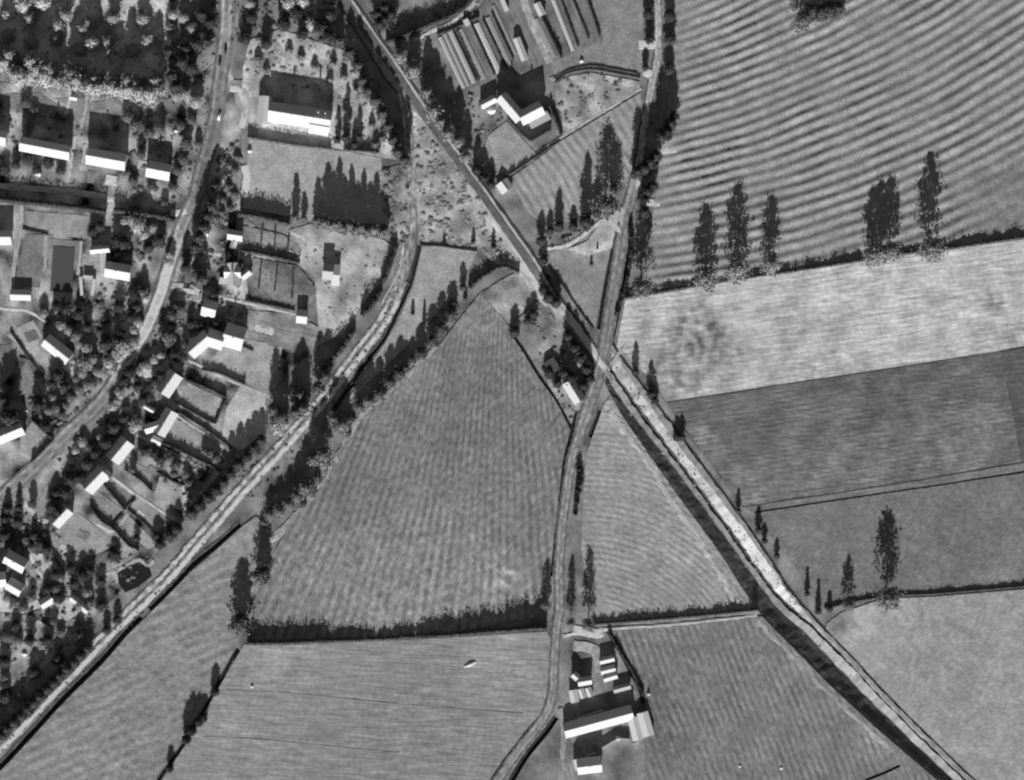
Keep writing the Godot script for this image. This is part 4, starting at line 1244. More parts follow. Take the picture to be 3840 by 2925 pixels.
func vegetation() -> void:
	rng.seed = 2024
	# rows and single trees in the open country
	trees("thin", 0.27, "2642,1044,16,11 2761,1016,19,11 2886,995,15.5,9 3268,962,15,9 3300,955,16.5,8 3335,946,16.5,9 3480,940,21,10.5", "tall bare tree", "along the hedge of the ridged field")
	trees("thin", 0.2, "2405,1080,18,9", "thin pale tree", "at the west end of the ridged field hedge")
	trees("thin", 0.2, "3000,92,16,8", "lone tree on a pale patch", "at the top edge of the ridged field")
	trees("elm", 0.12, "3040,48,9,7 3072,52,10,8 3108,46,10,8 3140,38,8,6", "dark spreading tree", "in the clump at the top edge")
	trees("thin", 0.22, "3323,2238,18.5,10.5", "single tall tree with a bare lower trunk", "in the hedge of the triangular meadow")
	trees("thin", 0.2, "3178,2266,10.5,5.5", "slender faint tree", "left of the tall meadow tree")
	trees("spire", 0.1, "3026,2226,6,2.8 3067,2292,7,3.2 3110,2282,4,3.4", "small dark conifer", "where the meadow hedge meets the sunk track")
	trees("poplar", 0.1, "2382,1395,6.8,3.2 2440,1478,7.6,4 2455,1505,5.5,3.4 2538,1640,4.8,3.6 2556,1640,5.2,3.6 2768,1915,5.0,2.4 2843,1988,5.2,3.2 2866,2028,4.2,3 2912,2084,4,2.6", "dark young tree", "on the north-east rim of the sunk track")
	trees("thin", 0.2, "2205,2338,16.5,6 2140,2330,14,4 2048,2268,10,4.5", "tall tree", "beside the main road above the farm")
	trees("bush", 0.08, "2172,1760,3.5,3.5 2176,1800,4,4 2170,1840,4,3.6 2163,1880,3.4,3 2158,1925,3,2.6", "dark bush", "on the east verge of the main road")
	trees("elm", 0.09, "2478,520,15,6 2496,505,14,6 2512,470,13,5.5 2525,440,10,4.5 2388,650,14,6 2412,640,14,6 2436,615,13,6 2458,590,12,5.5 2424,722,11,6 2446,700,10,5 2414,800,12,5", "dark lane tree", "along the lane west of the ridged field")
	trees("round", 0.1, "2510,150,6.5,6.5 2508,62,8,6 2434,150,5,5 2430,55,5.5,5.5 2420,255,4.2,3.6 2508,262,5,6", "dark round tree", "at the head of the lane")
	trees("poplar", 0.11, "2095,852,8.5,4.5 2198,838,15.5,6.2 2028,905,7,4.5 2238,800,8,4 2062,868,5,3.6 2150,852,5,4", "dark pointed tree", "between the striped plot and the pale yard")
	trees("thin", 0.16, "2272,778,18,10.5 2310,700,10,6", "broad thin tree", "at the east corner of the striped plot")
	trees("elm", 0.12, "905,2332,13.5,9.5 985,2150,11.5,8", "tall dark tree", "at the corner of the great triangle field")
	trees("round", 0.09, "808,2592,6,4.8 702,2768,8,5 722,2735,8,5.5 745,2705,6,5 765,2690,5,4.5 640,2880,5,4", "dark round tree", "along the ditch beside the corner field")
	hedge("2342,1117 2520,1088 2640,1064", 2.4, 2.2, 2.2, 0.1, "dark hedge under the ridged field, west end by the main road")
	hedge("2800,1040 3000,1012 3263,970", 2.4, 2.6, 2.0, 0.1, "dark hedge under the ridged field, middle length")
	hedge("3263,972 3403,949 3600,925 3990,868", 2.6, 2.8, 2.2, 0.1, "dark hedge under the ridged field, east end")
	hedge("2640,1066 2700,1058 2800,1042", 1.0, 1.4, 1.6, 0.14, "low thin hedge under the ridged field between two tall trees")
	hedge("3092,2280 3315,2236 3500,2226 3840,2198 3990,2186", 1.6, 1.7, 1.6, 0.09, "low dark hedge between triangular meadow and pale pasture", 0.25)
	hedge("2222,2340 2500,2318 2700,2300 2845,2284", 2.0, 2.4, 1.8, 0.08, "dark hedge above the furrowed field")
	hedge("928,2410 1080,2408 1230,2402", 5.2, 4.8, 3.2, 0.09, "tall dark hedge under the great triangle field, west end", 0.3, "tall_hedge")
	hedge("1230,2402 1420,2396 1560,2386", 3.0, 3.2, 2.6, 0.09, "lower dark hedge under the great triangle field, middle", 0.5, "tall_hedge")
	hedge("1560,2386 1700,2378 1850,2366 2050,2350", 4.0, 8.0, 3.4, 0.09, "rising dark hedge under the great triangle field, road end", 0.35, "tall_hedge")
	hedge("1762,1080 1800,1045 1845,1018 1890,1000 1950,1022", 3.2, 3.0, 2.6, 0.1, "dark hedge at the north tip of the great triangle field")
	hedge("2362,850 2366,940 2350,1050 2322,1150 2312,1185", 4.2, 2.0, 2.6, 0.05, "dark hedge along the east side of the main road", 0.4)
	hedge("2282,2368 2330,2450 2378,2530 2412,2610", 2.0, 2.4, 1.6, 0.07, "dark hedge on the east side of the farm")
	hedge("1575,920 1640,922 1700,930 1790,942", 1.2, 1.4, 1.0, 0.09, "low dark hedge across the top of the wedge meadow", 0.3)
	hedge("2064,1000 2110,1070 2180,1175 2225,1235", 1.2, 1.2, 1.0, 0.09, "low dark hedge between railside meadow and track bed")
	hedge("2075,296 2110,276 2140,262 2214,246 2300,258 2395,276", 0.9, 0.9, 0.8, 0.09, "clipped hedge on the north side of the curved drive", 0.15)
	hedge("2085,306 2133,274 2214,260 2300,273 2400,292", 1.1, 1.1, 0.9, 0.08, "clipped hedge on the south side of the curved drive", 0.15)
	hedge("1890,668 1960,622 2040,568 2100,528", 1.6, 1.2, 1.2, 0.1, "dark hedge between farm lawn and striped plot")
	hedge("1905,442 1950,495 1990,528", 3.4, 3.2, 1.6, 0.08, "dark clipped hedge around the garden room", 0.1)
	hedge("1992,528 2065,486", 3.4, 3.2, 1.6, 0.08, "short dark hedge closing the garden room terrace", 0.1)
	hedge("2062,400 2085,450 2104,505", 3.0, 3.0, 1.8, 0.08, "dark hedge between garden room and orchard", 0.2)
	for q in [[1695, 108, 1790, 305, 1.2, "first"], [1712, 108, 1800, 298, 1.3, "second"], [1768, 92, 1855, 280, 1.5, "third"], [1812, 75, 1900, 255, 1.4, "fourth"], [1845, 50, 1925, 225, 1.4, "fifth"], [2030, 60, 2105, 215, 2.6, "sixth"], [2098, -20, 2168, 175, 1.4, "seventh"], [2142, -20, 2210, 148, 1.5, "eighth"], [2198, -20, 2250, 135, 1.9, "ninth"]]:
		hedge("%d,%d %d,%d" % [q[0], q[1], q[2], q[3]], q[4], q[4], 1.3, 0.07, "dark nursery hedge, %s from the left among the seedbeds" % q[5], 0.2)
	hedge("1450,158 1530,130 1600,98 1680,66 1740,28 1790,-40", 4.6, 4.4, 3.2, 0.08, "dark tall hedge north of the curving nursery path", 0.3)
	hedge("1640,130 1700,108 1760,80 1800,62", 1.8, 1.8, 1.4, 0.08, "dark hedge at the top end of the seedbeds", 0.3)
	# along the track bed and the lane
	trees("elm", 0.3, "1500,215,9,6 1552,268,13,7.5 1600,352,12,6.5 1628,422,13,8 1655,462,11,5.5 1681,507,12,6.5 1719,532,12,5.5 1748,592,10,5.5", "pale crowned tall tree", "along the east side of the track bed")
	trees("elm", 0.1, "1425,100,10,6 1448,84,10,6 1468,62,10,6 1415,62,10,6 1445,36,10,6", "dark tree", "beside the track bed at the top edge")
	trees("elm", 0.13, "1271,160,9,6 1312,205,10,6 1344,252,11,6 1368,308,11,6 1383,346,11.5,6 1414,384,12,6 1438,432,12.5,6 1462,480,13,6 1482,528,13.5,6 1496,575,14,6 1520,605,14,5.5", "dark tall tree", "in the row between villa grounds and lane")
	trees("poplar", 0.09, "1790,642,8,4.5 1815,672,7,4.5 1842,695,6,4", "dark tree", "between track bed and farm lawn")
	trees("poplar", 0.24, "1108,818,10,4 1140,822,6,3.4 1190,832,9.5,4.5 1208,846,7,4 1226,840,13.5,5.5 1246,850,12,4.6 1268,846,14.4,5 1288,858,11.5,5.4 1314,850,13.2,4.6 1338,866,10.6,5.6 1360,858,12.8,4.4 1384,872,11,5.4 1408,866,12.6,4.8 1430,876,9.4,4.2 1446,868,8,4", "tall poplar", "in the row south of the villa lawn")
	hedge("930,514 1080,540 1243,560", 3.3, 3.3, 2.2, 0.16, "clipped tall hedge between villa and lawn", 0.06)
	hedge("1290,562 1360,568 1425,574", 3.0, 3.0, 2.6, 0.2, "pale hedge at the north-east corner of the villa lawn", 0.25)
	trees("poplar", 0.1, "1300,522,12.5,4 1268,528,8,3 1347,518,7.5,3 1330,545,6,3", "narrow dark tree", "between villa and the dark tree row")
	trees("round", 0.09, "920,145,5.95,7 945,70,6.8,6 1000,165,5.95,6 1065,95,7.65,7 1110,50,7.65,7 1135,130,6.8,6 1205,105,8.5,7 1240,60,9.35,6 1235,140,6.8,6", "dark spreading tree", "in the copse north of the villa")
	trees("round", 0.6, "1090,14,8,8 1130,8,7,7 1165,96,5,6 940,20,7,5", "bright round tree", "standing out in the copse north of the villa")
	trees("bush", 0.36, "1250,240,3,4 1290,290,3,4 1240,300,2.5,3.5 1130,215,2.5,4 1180,250,2.5,4 1085,190,2.5,4 1335,340,2.5,3 1410,545,3.5,4.5 1435,520,3,4 1395,470,3,3.5 970,225,3,5 1000,265,2.5,4", "pale bush", "in the villa grounds")
	hedge("1482,930 1452,1025 1432,1060", 4.4, 4.6, 3.0, 0.08, "dark bushy hedge west of the lane, upper length")
	hedge("1425,1092 1400,1140 1355,1185", 5.0, 5.6, 3.2, 0.08, "dark bushy hedge west of the lane, middle length")
	hedge("1325,1240 1280,1310 1210,1385", 4.5, 6.0, 3.4, 0.08, "dark bushy hedge west of the lane, lower length")
	trees("elm", 0.16, "1030,1535,13,5.5 1058,1562,13,6 1112,1545,14,6.5 1140,1530,13,6 1196,1455,12,6 1225,1410,10,5.5 1130,1480,12,6", "dark tall tree", "in the thick clump above the lane")
	trees("round", 0.6, "1042,1604,6,8.5 1068,1592,5,5 1150,1505,4,4.5", "bright low tree", "at the foot of the thick lane clump")
	trees("elm", 0.1, "868,1775,9,5 898,1742,9,5.5 928,1712,8,5 955,1682,8,5.5 982,1652,7,5 720,1922,8,5.5 752,1896,8,6 784,1866,8,6 815,1838,8,5.5 842,1808,7,5", "dark tree", "along the lane below the long gardens")
	trees("elm", 0.1, "602,2040,5.52,5 640,2008,6.44,6 668,1985,6.44,5 10,2752,8.74,5.5 34,2728,8.74,5.5 60,2704,8.74,6 84,2680,8.28,5.5 110,2655,8.74,5.5 134,2630,8.74,6 158,2606,9.2,6 184,2580,8.74,5.5 208,2556,8.74,6 232,2530,8.28,5.5 258,2505,8.74,6 282,2480,8.28,5.5 306,2456,7.82,5.5 332,2430,6.44,5 400,2362,4.14,4 440,2325,4.14,4", "dark tree", "in the long row west of the rutted lane")
	trees("elm", 0.14, "1620,1282,8,6 1656,1235,8,6 1692,1182,7,5.5 1735,1078,5.5,3.5 1700,1140,5,4 1578,1328,6.5,6 1545,1350,5,4 1462,1432,8,6 1498,1402,8,6 1520,1380,6,4.5", "dark tree", "along the upper edge of the great triangle field")
	trees("elm", 0.22, "1350,1525,8.5,6 1386,1505,9,6.5 1420,1482,8,6 1255,1570,9,6 1285,1592,10,8 1210,1705,12,7.5 1180,1722,11,6 1150,1828,11,8 1118,1858,9,6 1085,1890,8,6 1050,1915,7,6 1015,1930,6,6", "tall tree", "along the west edge of the great triangle field")
	trees("bush", 0.2, "1300,1622,3,5 1225,1735,3,4.5 1165,1850,3,5.5 1320,1570,2.5,4 1440,1470,2.5,4 1190,1790,2.5,4 1130,1890,2.5,5 1745,1120,2.2,3 990,1960,2.5,5", "pale low bush", "under the trees along the great field")
	trees("bush", 0.08, "1548,1175,3,2.2 1590,1215,5,2 1850,925,4,2.6 1775,905,3,2.4 1665,920,3,2", "small dark bush", "in the wedge meadow and its hedge")
	trees("bush", 0.09, "2240,930,1.6,1.4 2218,990,2,1.6 2038,975,4.5,5 2055,1040,2,2.4", "small dark bush", "on the railside meadow")
	trees("elm", 0.1, "2060,1118,7,6 2085,1135,7,5 2040,1090,5,5 1930,1245,6,5 1980,1205,5,4 2000,1180,5,4.5", "dark tree", "round the upper side of the cottage plot")
	trees("poplar", 0.08, "2130,1262,7,4.5 2155,1305,8,5 2178,1345,8,5 2200,1385,8,4.5 2212,1420,6,4 2188,1450,6,4.5 2140,1420,9,5.5 2115,1400,8,5 2090,1440,4,4 2060,1400,4,5", "dark tree", "crowding round the fork cottage")
	# the wood at the top left, lit on its south edge
	trees("elm", 0.46, "5,255,12.5,5.5 30,245,16.0,8.0 55,268,14.0,6.0 80,290,17.5,8.5 125,290,13.5,9.0 150,270,17.0,7.0 175,292,15.0,9.5 200,300,13.0,7.5 225,312,16.5,5.5 275,318,12.5,6.0 300,312,16.0,8.5 325,322,14.0,6.5 350,335,17.5,9.0 375,335,15.5,7.0 425,335,17.0,7.5 450,345,15.0,5.5 475,345,13.0,8.0 500,345,16.5,6.0 525,352,14.5,8.5 572,358,16.0,9.0 596,345,14.0,7.0", "bright crowned tall tree", "in the sunlit front of the wood")  # sunlight on these crowns is partly put into their pale colour
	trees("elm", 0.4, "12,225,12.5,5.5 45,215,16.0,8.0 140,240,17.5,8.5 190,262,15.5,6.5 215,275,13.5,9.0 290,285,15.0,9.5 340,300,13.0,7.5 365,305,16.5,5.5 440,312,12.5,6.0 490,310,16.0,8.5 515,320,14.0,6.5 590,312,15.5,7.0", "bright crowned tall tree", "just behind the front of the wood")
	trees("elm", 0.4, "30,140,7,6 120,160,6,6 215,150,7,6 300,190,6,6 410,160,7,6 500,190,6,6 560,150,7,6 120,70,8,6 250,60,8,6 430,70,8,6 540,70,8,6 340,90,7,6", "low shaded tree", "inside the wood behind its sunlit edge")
	trees("round", 0.6, "352,170,11,7 94,24,9,8 162,8,9,9 34,62,8,6 224,102,8,6 310,112,7,5 435,190,7,5", "bright crowned tree", "rising out of the shaded wood")
	trees("elm", 0.1, "650,292,12.8,5.5 690,240,11,6 722,260,10.2,6 700,190,9.35,6 740,170,8.5,6 780,160,7.65,5 665,330,7.65,6 790,90,7.65,6 760,60,7.65,6 640,200,10.2,6", "dark tree", "between the wood and the village road")
	trees("round", 0.5, "668,358,6,6 700,352,5,5 738,382,6,7 560,358,6,6 690,70,6,6 720,110,6,6 650,60,7,5 760,140,5,5 640,110,6,5", "bright round tree", "near the village road below the wood")
	# gardens of the terrace and the upper village
	trees("round", 0.13, "104,598,5,6 182,612,5,6.5 140,640,4,5 60,620,4,5 230,640,4,5 205,590,3.5,4 20,640,4,6", "dark round tree", "in front of the long terrace block")
	trees("round", 0.2, "480,440,4.9,6 512,470,4.9,6 560,500,4.9,6 600,480,4.9,6 680,470,4.2,5 700,540,4.9,6 530,580,4.2,5 690,600,3.5,5 100,385,3.5,6 130,415,2.8,5 720,450,3.5,5 745,540,3.5,4", "grey round tree", "in the gardens east of the terrace")
	trees("round", 0.2, "500,680,3.15,5 570,700,3.15,5 650,700,3.5,5 665,640,3.5,5 480,650,2.8,4 620,760,2.8,4", "grey garden tree", "in front of the white cottage")
	trees("elm", 0.12, "800,780,12,6 782,815,12,6 768,855,12,6 750,895,11,6 735,930,9,5 812,700,9,5 700,1005,8,5", "dark tall tree", "along the east side of the village road")
	trees("bush", 0.26, "830,600,2.4,5 860,620,2,4 845,660,2.4,4 880,640,2,4 855,700,2.4,4 880,730,2,4 835,750,2.4,4 860,780,2,4 830,800,2.4,4 890,590,2,4 820,820,2,4", "grey bush", "on the bank left of the villa lawn")
	path("yard", "918,620 925,660 922,700 912,745", 3.6, 0.86)
	hedge("-40,745 90,758 250,775 400,795", 5.5, 5.5, 3.4, 0.07, "dark tall hedge south of the terrace street", 0.1)
	hedge("85,858 180,880", 1.2, 1.2, 1.0, 0.08, "low dark hedge between two left hand lawns", 0.1)
	hedge("900,805 980,815 1090,842", 5.5, 5.0, 3.0, 0.09, "tall dark hedge under the villa lawn, left part", 0.2)
	hedge("430,790 520,800 620,815 655,830", 4.6, 4.6, 3.6, 0.09, "dark bushy hedge from street to village road", 0.4)
	hedge("905,940 1000,955 1125,985", 2.4, 2.4, 2.2, 0.08, "dark hedge between the two kitchen gardens", 0.3)
	hedge("920,1125 1020,1145 1110,1165", 1.6, 1.6, 1.4, 0.08, "low dark hedge along the allotment path", 0.3)
	flat_block("sunken_court", "dark hard court in the middle of the left hand lawns", "court", 235, 1010, 11.5, 24.0, 0.07, 0.14, 0.07, 0.2)
	trees("round", 0.55, "524,848,6,8 548,880,5,6 500,830,5,6 470,830,4.5,5 575,860,5,5", "pale round tree", "in the clump west of the road bend")
	trees("elm", 0.09, "440,905,7.2,6 470,915,7.2,6 560,930,6.4,5 600,905,6.4,6 350,870,5.6,5 375,850,4.8,5", "dark tree", "around the pale clump west of the road bend")
	trees("elm", 0.09, "495,1190,8,5 515,1150,7.2,5 440,1280,6.4,6 400,1290,7.2,6 330,1230,5.6,5 300,1180,5.6,5 450,1150,5.6,5 540,1090,5.6,4 250,1160,5.6,6 215,1150,4.8,5", "dark tree", "in the belt west of the pale road stretch")
	trees("round", 0.62, "538,1092,4,5 548,1120,4,4 520,1212,4.5,5.5 505,1240,4.5,5 470,1305,7,9 450,1330,6,7 500,1290,5,6 414,1362,5,6 425,1390,4,5 548,1378,5,6 530,1395,4,5 580,1350,4,5 605,1335,4,4 640,960,4,5 636,985,4,5", "bright leafy tree", "where the village road bends past the gardens")  # these crowns carry the sunlight in a pale leaf colour
	trees("round", 0.42, "286,1267,5,6 328,1305,5,6 324,1365,6,8 350,1345,5,5 233,1220,5,5 300,1290,4,5 260,1240,4,5 165,1175,4,5 310,1400,5,5 370,1395,4,5", "pale round tree", "in gardens west of the road bend")
	trees("elm", 0.09, "45,1565,14,8 20,1500,10,7 225,1410,8,6 200,1440,7,5 245,1450,7,5 150,1520,8,6 140,1500,7,5 175,1600,5,5 490,1395,8,6 470,1430,7,5 605,1410,7,4.5 585,1430,6,4.5", "large dark tree", "in the gardens on either side of the road")
	trees("round", 0.28, "185,1540,4,5 215,1530,4,4 330,1440,4,5 300,1460,4,5 270,1490,4,5 250,1520,3.5,4 350,1440,4,5 235,1560,4,4 290,1420,4,4 200,1490,4,4", "grey shrub tree", "by the road opposite the hedged long gardens")
	trees("round", 0.2, "633,1262,6,7.5 612,1245,5,5 650,1185,5,5 680,1160,4,5 660,1150,4,4 700,1290,4,4.5 800,1110,4,4 705,967,4,4.5 762,1050,8,6 740,1030,6,5", "grey round tree", "in the gardens east of the pale road stretch")
	trees("elm", 0.09, "840,1230,4.5,5 810,1215,4.5,5 750,1220,4.5,5 720,1215,4.5,5 660,1330,4.5,5 690,1340,3.75,4 870,960,4.5,5 905,990,3.75,4", "dark garden tree", "round the largest white house")
	trees("round", 0.55, "457,1473,5,6 475,1460,4,4 424,1524,4,5.5 440,1505,4,4 505,1595,5,7 488,1612,4,5 378,1642,4,3.5 312,1660,3.5,5 330,1690,3.5,5 285,1690,3.5,4", "bright round tree", "in the front gardens east of the village road")
	trees("elm", 0.09, "430,1605,6,6 400,1660,6,6 360,1700,5.25,6 330,1740,6,6 300,1790,6.75,6 270,1800,6.75,6 250,1850,6,6 225,1920,6.75,6.5 200,1900,6,5.5 470,1570,4.5,5 540,1500,4.5,5 560,1490,3.75,4.5 520,1450,5.25,5 210,1850,4.5,5", "dark tree", "behind the row of white roofs below the road")
	trees("spire", 0.08, "72,1905,5.6,4 30,1910,4.8,4.5 20,1950,4.8,5 70,1960,4.8,5 130,2010,4.8,5 20,2010,5.6,6 150,2040,4.8,5 175,2060,5.6,5", "dark conifer", "in the dense gardens at the lower left")
	trees("round", 0.24, "124,1892,5,4.5 570,1690,4,5 640,1720,4,5 660,1750,4,5 640,1700,3.5,4 655,1775,4,4 700,1780,3,4 790,1700,4,5 810,1720,4,5 770,1690,3.5,4 500,1760,4,4 530,1690,4,4 555,1700,4,4 710,1810,3.5,4", "grey shrub tree", "in the long gardens above the lane")
	trees("elm", 0.09, "545,1690,4.5,5 580,1700,4.5,5 605,1720,4.5,5 590,2010,4.5,5 650,1975,4.5,5 515,2018,4.5,3.5 265,2130,4.5,5 310,2160,5.25,6 340,2140,4.5,5 430,2085,3.75,6 380,2180,3.75,5 280,2190,4.5,5", "dark tree", "near the lower ends of the long gardens")
	trees("round", 0.3, "120,2055,3.5,4 100,2030,3,4 75,2060,3,3.5 145,2030,3,3.5 30,2130,3.5,5 230,2165,3.5,5 215,2210,4,5 120,2240,4,5 60,2260,4,6 30,2240,4,5 90,2280,4,5 300,2270,4,5 340,2265,3.5,4 330,2220,4,5", "pale shrub tree", "among the white houses at the lower left")
	trees("elm", 0.09, "210,2155,5.1,5 220,2240,4.25,6 180,2210,4.25,5 60,2345,5.95,5 115,2400,6.8,5 180,2400,6.8,6 20,2480,5.95,6 130,2520,5.1,6 20,2610,5.95,6 220,2470,5.1,5 300,2380,5.1,5 380,2270,4.25,5", "dark tree", "in the shady plots along the rutted lane")
	trees("round", 0.24, "30,2390,3.2,6 70,2400,3.2,5 200,2330,3.2,5 230,2370,2.8,5 20,2540,3.2,5 80,2610,3.2,5", "grey leafy tree", "in the shady plots along the rutted lane")
	# garden hedges
	for q in [
		["660,1505 700,1530 800,1585 812,1570", 1.8, "dark hedge below the square hedged lawn"], ["845,1500 812,1575", 2.0, "dark hedge right of the square hedged lawn"], ["700,1425 780,1455 850,1490", 2.6, "thick dark hedge above the square hedged lawn"],
		["660,1540 760,1600 870,1680", 1.6, "long dark hedge above the triangular lawn"], ["600,1655 700,1700 830,1765", 3.0, "thick dark hedge below the triangular lawn"], ["385,1805 420,1850 470,1910", 2.4, "thick dark hedge between the two narrow lawns"],
		["470,1760 530,1800 570,1840", 1.8, "dark hedge below the upper small lawn"], ["475,1900 510,1870", 1.4, "short dark cross hedge, upper, in the long gardens"], ["425,1965 460,1930", 1.4, "short dark cross hedge, lower, in the long gardens"],
		["480,1910 540,1960 600,2020", 1.4, "dark hedge dividing the two lowest lawns"], ["340,1900 380,1950 430,1985 480,2040 520,2060", 2.4, "dark hedge under the lowest long garden"], ["590,1770 640,1800 690,1822", 1.2, "dark hedge above the right hand small lawn"],
		["120,1572 160,1610 198,1645", 2.6, "dark hedge above the left hand square lawn"], ["198,1650 160,1690 120,1730", 2.6, "dark hedge between square lawn and road"], ["200,2085 240,2140", 2.0, "dark hedge beside the lower left path"],
		["40,1240 100,1330 170,1420", 1.4, "dark double hedge along the upper left diagonal path"], ["120,1350 72,1340", 1.0, "short dark hedge crossing the diagonal path"], ["275,2290 340,2265", 1.6, "dark hedge behind the narrow white shed"],
		["870,1255 900,1290 950,1315", 1.2, "low hedge in front of the largest white house"], ["760,1385 830,1400 920,1440", 2.2, "dark hedge below the big grey lawn"]]:
		hedge(q[0], q[1], q[1], 1.5, 0.08, q[2], 0.3)
	hedge("1033,857 1030,925", 1.2, 1.2, 1.1, 0.1, "low dark row across the kitchen gardens, upper middle", 0.3)
	hedge("985,850 978,920", 1.2, 1.2, 1.1, 0.1, "low dark row across the kitchen gardens, upper left", 0.3)
	hedge("1085,880 1078,940", 1.2, 1.2, 1.1, 0.1, "low dark row across the kitchen gardens, upper right", 0.3)
	hedge("1040,1000 1030,1090", 1.2, 1.2, 1.1, 0.1, "low dark row across the kitchen gardens, lower middle", 0.3)
	hedge("980,985 970,1080", 1.2, 1.2, 1.1, 0.1, "low dark row across the kitchen gardens, lower left", 0.3)
	hedge("1100,1010 1095,1120", 1.2, 1.2, 1.1, 0.1, "low dark row across the kitchen gardens, lower right", 0.3)
	# undergrowth
	var sc := [
		["rough_scrub", "1550,420 1600,480 1790,745 1950,980 1880,995 1790,930 1580,900 1565,720", 1100, 0.6, 3.2, 0.24, 0.46, "rough scrub between lane and track bed"],
		["garden_shrubs", "912,250 935,150 1050,130 1230,190 1300,210 1400,350 1470,520 1420,580 1250,545 1255,350 960,300", 800, 0.7, 2.8, 0.18, 0.46, "mixed shrubs in the villa grounds"],
		["bank_scrub", "1425,640 1530,620 1535,900 1490,930 1445,870", 260, 0.9, 3.2, 0.08, 0.34, "rough bushes on the bank west of the lane"],
		["orchard_shrubs", "2082,312 2140,285 2214,275 2400,308 2230,440 2110,515 2090,400", 260, 0.7, 2.6, 0.14, 0.4, "scattered shrubs of the orchard meadow"],
		["garden_shrubs", "470,400 800,330 790,560 700,780 500,760 480,560", 420, 0.8, 3.2, 0.06, 0.34, "tangled shrubs east of the terrace"],
		["garden_shrubs", "0,420 300,430 330,590 60,560", 160, 0.8, 2.6, 0.06, 0.3, "shrubs behind the terrace"],
		["garden_shrubs", "820,560 905,520 900,800 840,860 790,900 760,850", 260, 0.8, 3.0, 0.1, 0.36, "shrubs between village road and villa lawn"],
		["garden_shrubs", "430,820 640,830 560,1000 430,980", 200, 0.8, 3.2, 0.05, 0.34, "shrubs west of the road bend"],
		["garden_shrubs", "180,1130 480,1040 540,1100 430,1400 300,1420 180,1260", 420, 0.8, 3.4, 0.05, 0.3, "dense shrubs west of the pale road stretch"],
		["garden_shrubs", "690,940 860,900 930,1140 880,1210 640,1180", 340, 0.8, 3.0, 0.06, 0.34, "shrubs in the gardens east of the road"],
		["garden_shrubs", "600,1200 860,1200 720,1300 690,1420 520,1440 480,1500 430,1480", 380, 0.8, 3.2, 0.06, 0.36, "shrubs round the gardens by the road bend"],
		["garden_shrubs", "100,1480 330,1400 400,1440 250,1600 180,1640 110,1580", 260, 0.8, 3.0, 0.05, 0.34, "shrubs left of the village road"],
		["garden_shrubs", "430,1500 540,1440 640,1520 560,1620 420,1700 300,1820 200,1720", 300, 0.8, 3.0, 0.05, 0.38, "shrubs in the front gardens"],
		["garden_shrubs", "560,1680 860,1720 790,1840 700,1960 600,1780", 360, 0.7, 2.6, 0.06, 0.4, "shrubs at the ends of the long gardens"],
		["garden_shrubs", "0,1880 190,1960 300,2100 330,2300 0,2320", 460, 0.8, 3.0, 0.04, 0.36, "shrubs of the lower left gardens"],
		["garden_shrubs", "0,2300 330,2240 500,2050 620,2030 300,2420 0,2720", 420, 0.7, 2.6, 0.1, 0.36, "dark undergrowth along the rutted lane"],
		["wood_undergrowth", "0,0 620,0 640,200 600,330 0,230", 700, 0.6, 2.2, 0.2, 0.45, "undergrowth on the floor of the wood"],
		["garden_shrubs", "640,0 830,0 800,300 650,380", 240, 0.9, 3.2, 0.06, 0.4, "shrubs between wood and village road"],
		["copse_undergrowth", "870,0 1290,0 1240,170 1050,130 930,160 870,200", 320, 0.9, 3.4, 0.05, 0.34, "undergrowth of the copse north of the villa"],
		["lane_scrub", "880,1800 1050,1640 1240,1440 1400,1250 1480,1100 1530,1000 1560,1010 1500,1160 1420,1290 1260,1510 1080,1720 930,1900", 420, 0.6, 2.4, 0.08, 0.4, "scrub growing on the verges of the rutted lane"],
		["lane_scrub", "0,2760 300,2450 560,2200 720,2030 860,1880 900,1930 760,2080 560,2280 300,2540 0,2850", 420, 0.5, 1.8, 0.1, 0.42, "scrub beside the lower rutted lane"],
		["cottage_scrub", "1915,1225 2010,1130 2060,1150 2220,1370 2180,1500 2142,1590 2080,1480", 240, 0.8, 3.0, 0.05, 0.34, "tangled growth in the cottage plot"],
		["nursery_scrub", "1450,100 1790,-60 1870,-60 1760,70 1640,130 1500,190", 200, 0.8, 3.0, 0.08, 0.4, "rough growth north of the nursery"],
		["farm_scrub", "1780,330 1880,350 1890,450 1820,520 1720,480 1740,360", 160, 0.7, 2.6, 0.07, 0.4, "shrubs west of the angled house"],
		["track_scrub", "2262,1415 2330,1380 2440,1540 2720,1920 3000,2240 3060,2330 3300,2620 3280,2640 3020,2390 2800,2130 2690,1990 2400,1600", 800, 0.4, 1.5, 0.12, 0.5, "scrub along the floor of the sunk track"],
		["shed_plot_scrub", "1100,870 1180,845 1440,910 1470,940 1430,1050 1350,1150 1290,1250 1200,1290 1190,1050", 200, 0.5, 2.0, 0.12, 0.44, "scattered low growth on the bare plot"],
		["road_corner_scrub", "2020,890 2060,830 2200,810 2280,720 2350,700 2330,800 2240,850 2120,920 2050,930", 170, 0.7, 2.8, 0.08, 0.4, "bushes between striped plot and pale yard"]]
	for q in sc:
		scrub(q[0], pts(q[1]), q[2], q[3], q[4], q[5], q[6], q[7])

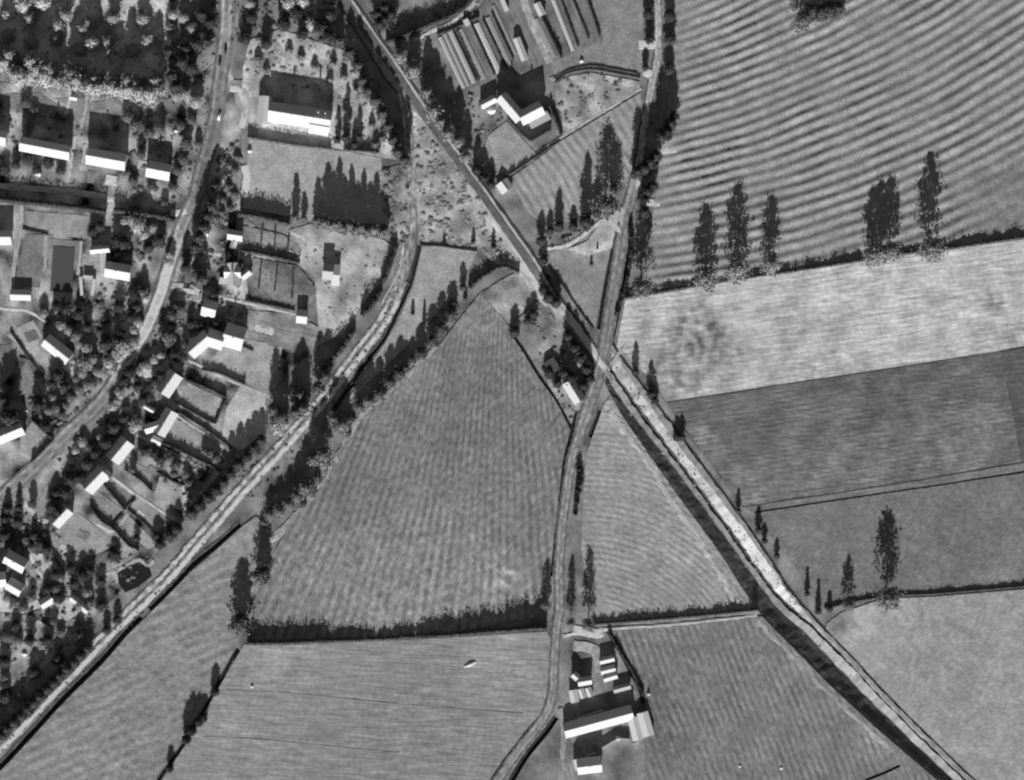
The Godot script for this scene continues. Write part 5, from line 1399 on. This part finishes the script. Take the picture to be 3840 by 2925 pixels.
func small_things() -> void:
	heap("covered_heap", 660, 491, 2.4, 2.0, 1.6, 0.0, 0.8, "white heap in the dark gardens west of the village road", "heap")
	heap("covered_heap", 937, 566, 2.6, 2.2, 1.6, 0.0, 0.85, "white heap at the upper left corner of the villa lawn", "heap")
	fence("yard_wall", "2164,2692 2215,2676 2262,2662", 2.4, 0.5, "grey wall standing in the barn's shadow at the farm")
	fence("yard_wall", "2194,2836 2234,2822", 2.0, 0.5, "short grey wall in front of the white farmhouse")
	fence("yard_wall", "2246,2786 2258,2804 2318,2768 2360,2772", 2.4, 0.5, "bent grey wall dividing the farmyard")
	fence("yard_wall", "2373,2790 2394,2782", 1.6, 0.7, "stub of pale wall at the farmyard's east gate")
	var bits := [[35, 2063, "first"], [74, 2061, "second"], [92, 2046, "third"], [110, 2038, "fourth"], [205, 2155, "fifth"], [223, 2165, "sixth"], [12, 1985, "seventh"], [64, 1581, "eighth"], [96, 1540, "ninth"]]
	for b in bits:
		heap("cold_frame", b[0], b[1], 2.4, 1.6, 0.9, b[1] * 0.01, 0.75, "small white cold frame, %s of the bright specks in the lower left gardens" % b[2], "cold frame")
	car(823, 438, 1.35, 0.85, "white car on the village road beside the villa drive")
	car(824, 236, 1.42, 0.05, "dark car on the left side of the village road")
	car(846, 192, 1.5, 0.05, "dark car on the right side of the village road")
	heap("covered_heap", 1764, 2491, 7.4, 2.0, 1.0, -0.42, 0.85, "long white covered heap lying alone in the banded field", "heap")
	heap("covered_heap", 945, 2574, 1.9, 1.6, 1.0, 0.3, 0.8, "small white heap near the left end of the banded field", "heap")
	heap("covered_heap", 2181, 229, 2.6, 2.2, 1.4, 0.0, 0.8, "white heap with a dark shadow on the lane meadow", "heap")
	heap("covered_heap", 2432, 2602, 2.0, 1.8, 1.6, 0.0, 0.85, "white heap just outside the farm's east hedge", "heap")
	heap("covered_heap", 2316, 2769, 2.8, 2.4, 1.4, 0.0, 0.8, "white heap inside the farmyard", "heap")
	heap("covered_heap", 92, 2452, 3.4, 2.6, 1.4, 0.0, 0.7, "white heap among dark trees at the lower left", "heap")
	heap("covered_heap", 2774, 2873, 1.8, 1.6, 0.7, 0.0, 0.7, "small white heap in the furrowed field, left of two", "heap")
	heap("covered_heap", 2930, 2880, 2.0, 2.2, 0.8, 0.0, 0.7, "small white heap in the furrowed field, right of two", "heap")
	heap("covered_heap", 1843, 414, 5.0, 4.2, 2.2, 0.0, 0.8, "white rounded heap below the narrow outbuilding", "heap")
	heap("stone_heap", 495, 2168, 0.9, 0.9, 0.4, 0.0, 0.3, "grey stone heap on the rim of the garden pond", "heap")
	var pond := sheet("pond", pts("440,2150 470,2128 520,2112 560,2130 570,2160 520,2200 470,2222 445,2190"), 0.16, {"cell": 1.4, "y": 0.12, "mottle": 0.1})
	pond.material_override = mat(0.02, 0.08)
	fence("garden_wall", "305,905 300,960 292,1030", 1.2, 0.5, "pale wall left of the walled lawn")
	fence("garden_wall", "85,690 78,770 60,900 38,1080", 0.5, 0.4, "long low wall beside the left garden path")
	fence("fence", "2070,1600 2100,1560 2120,1580", 1.1, 0.4, "short rail fence in the fork by the main road", false)
	fence("fence", "2330,1330 2440,1440 2520,1560 2640,1720 2780,1905", 1.1, 0.2, "long rail fence on the north-east rim of the sunk track", false)
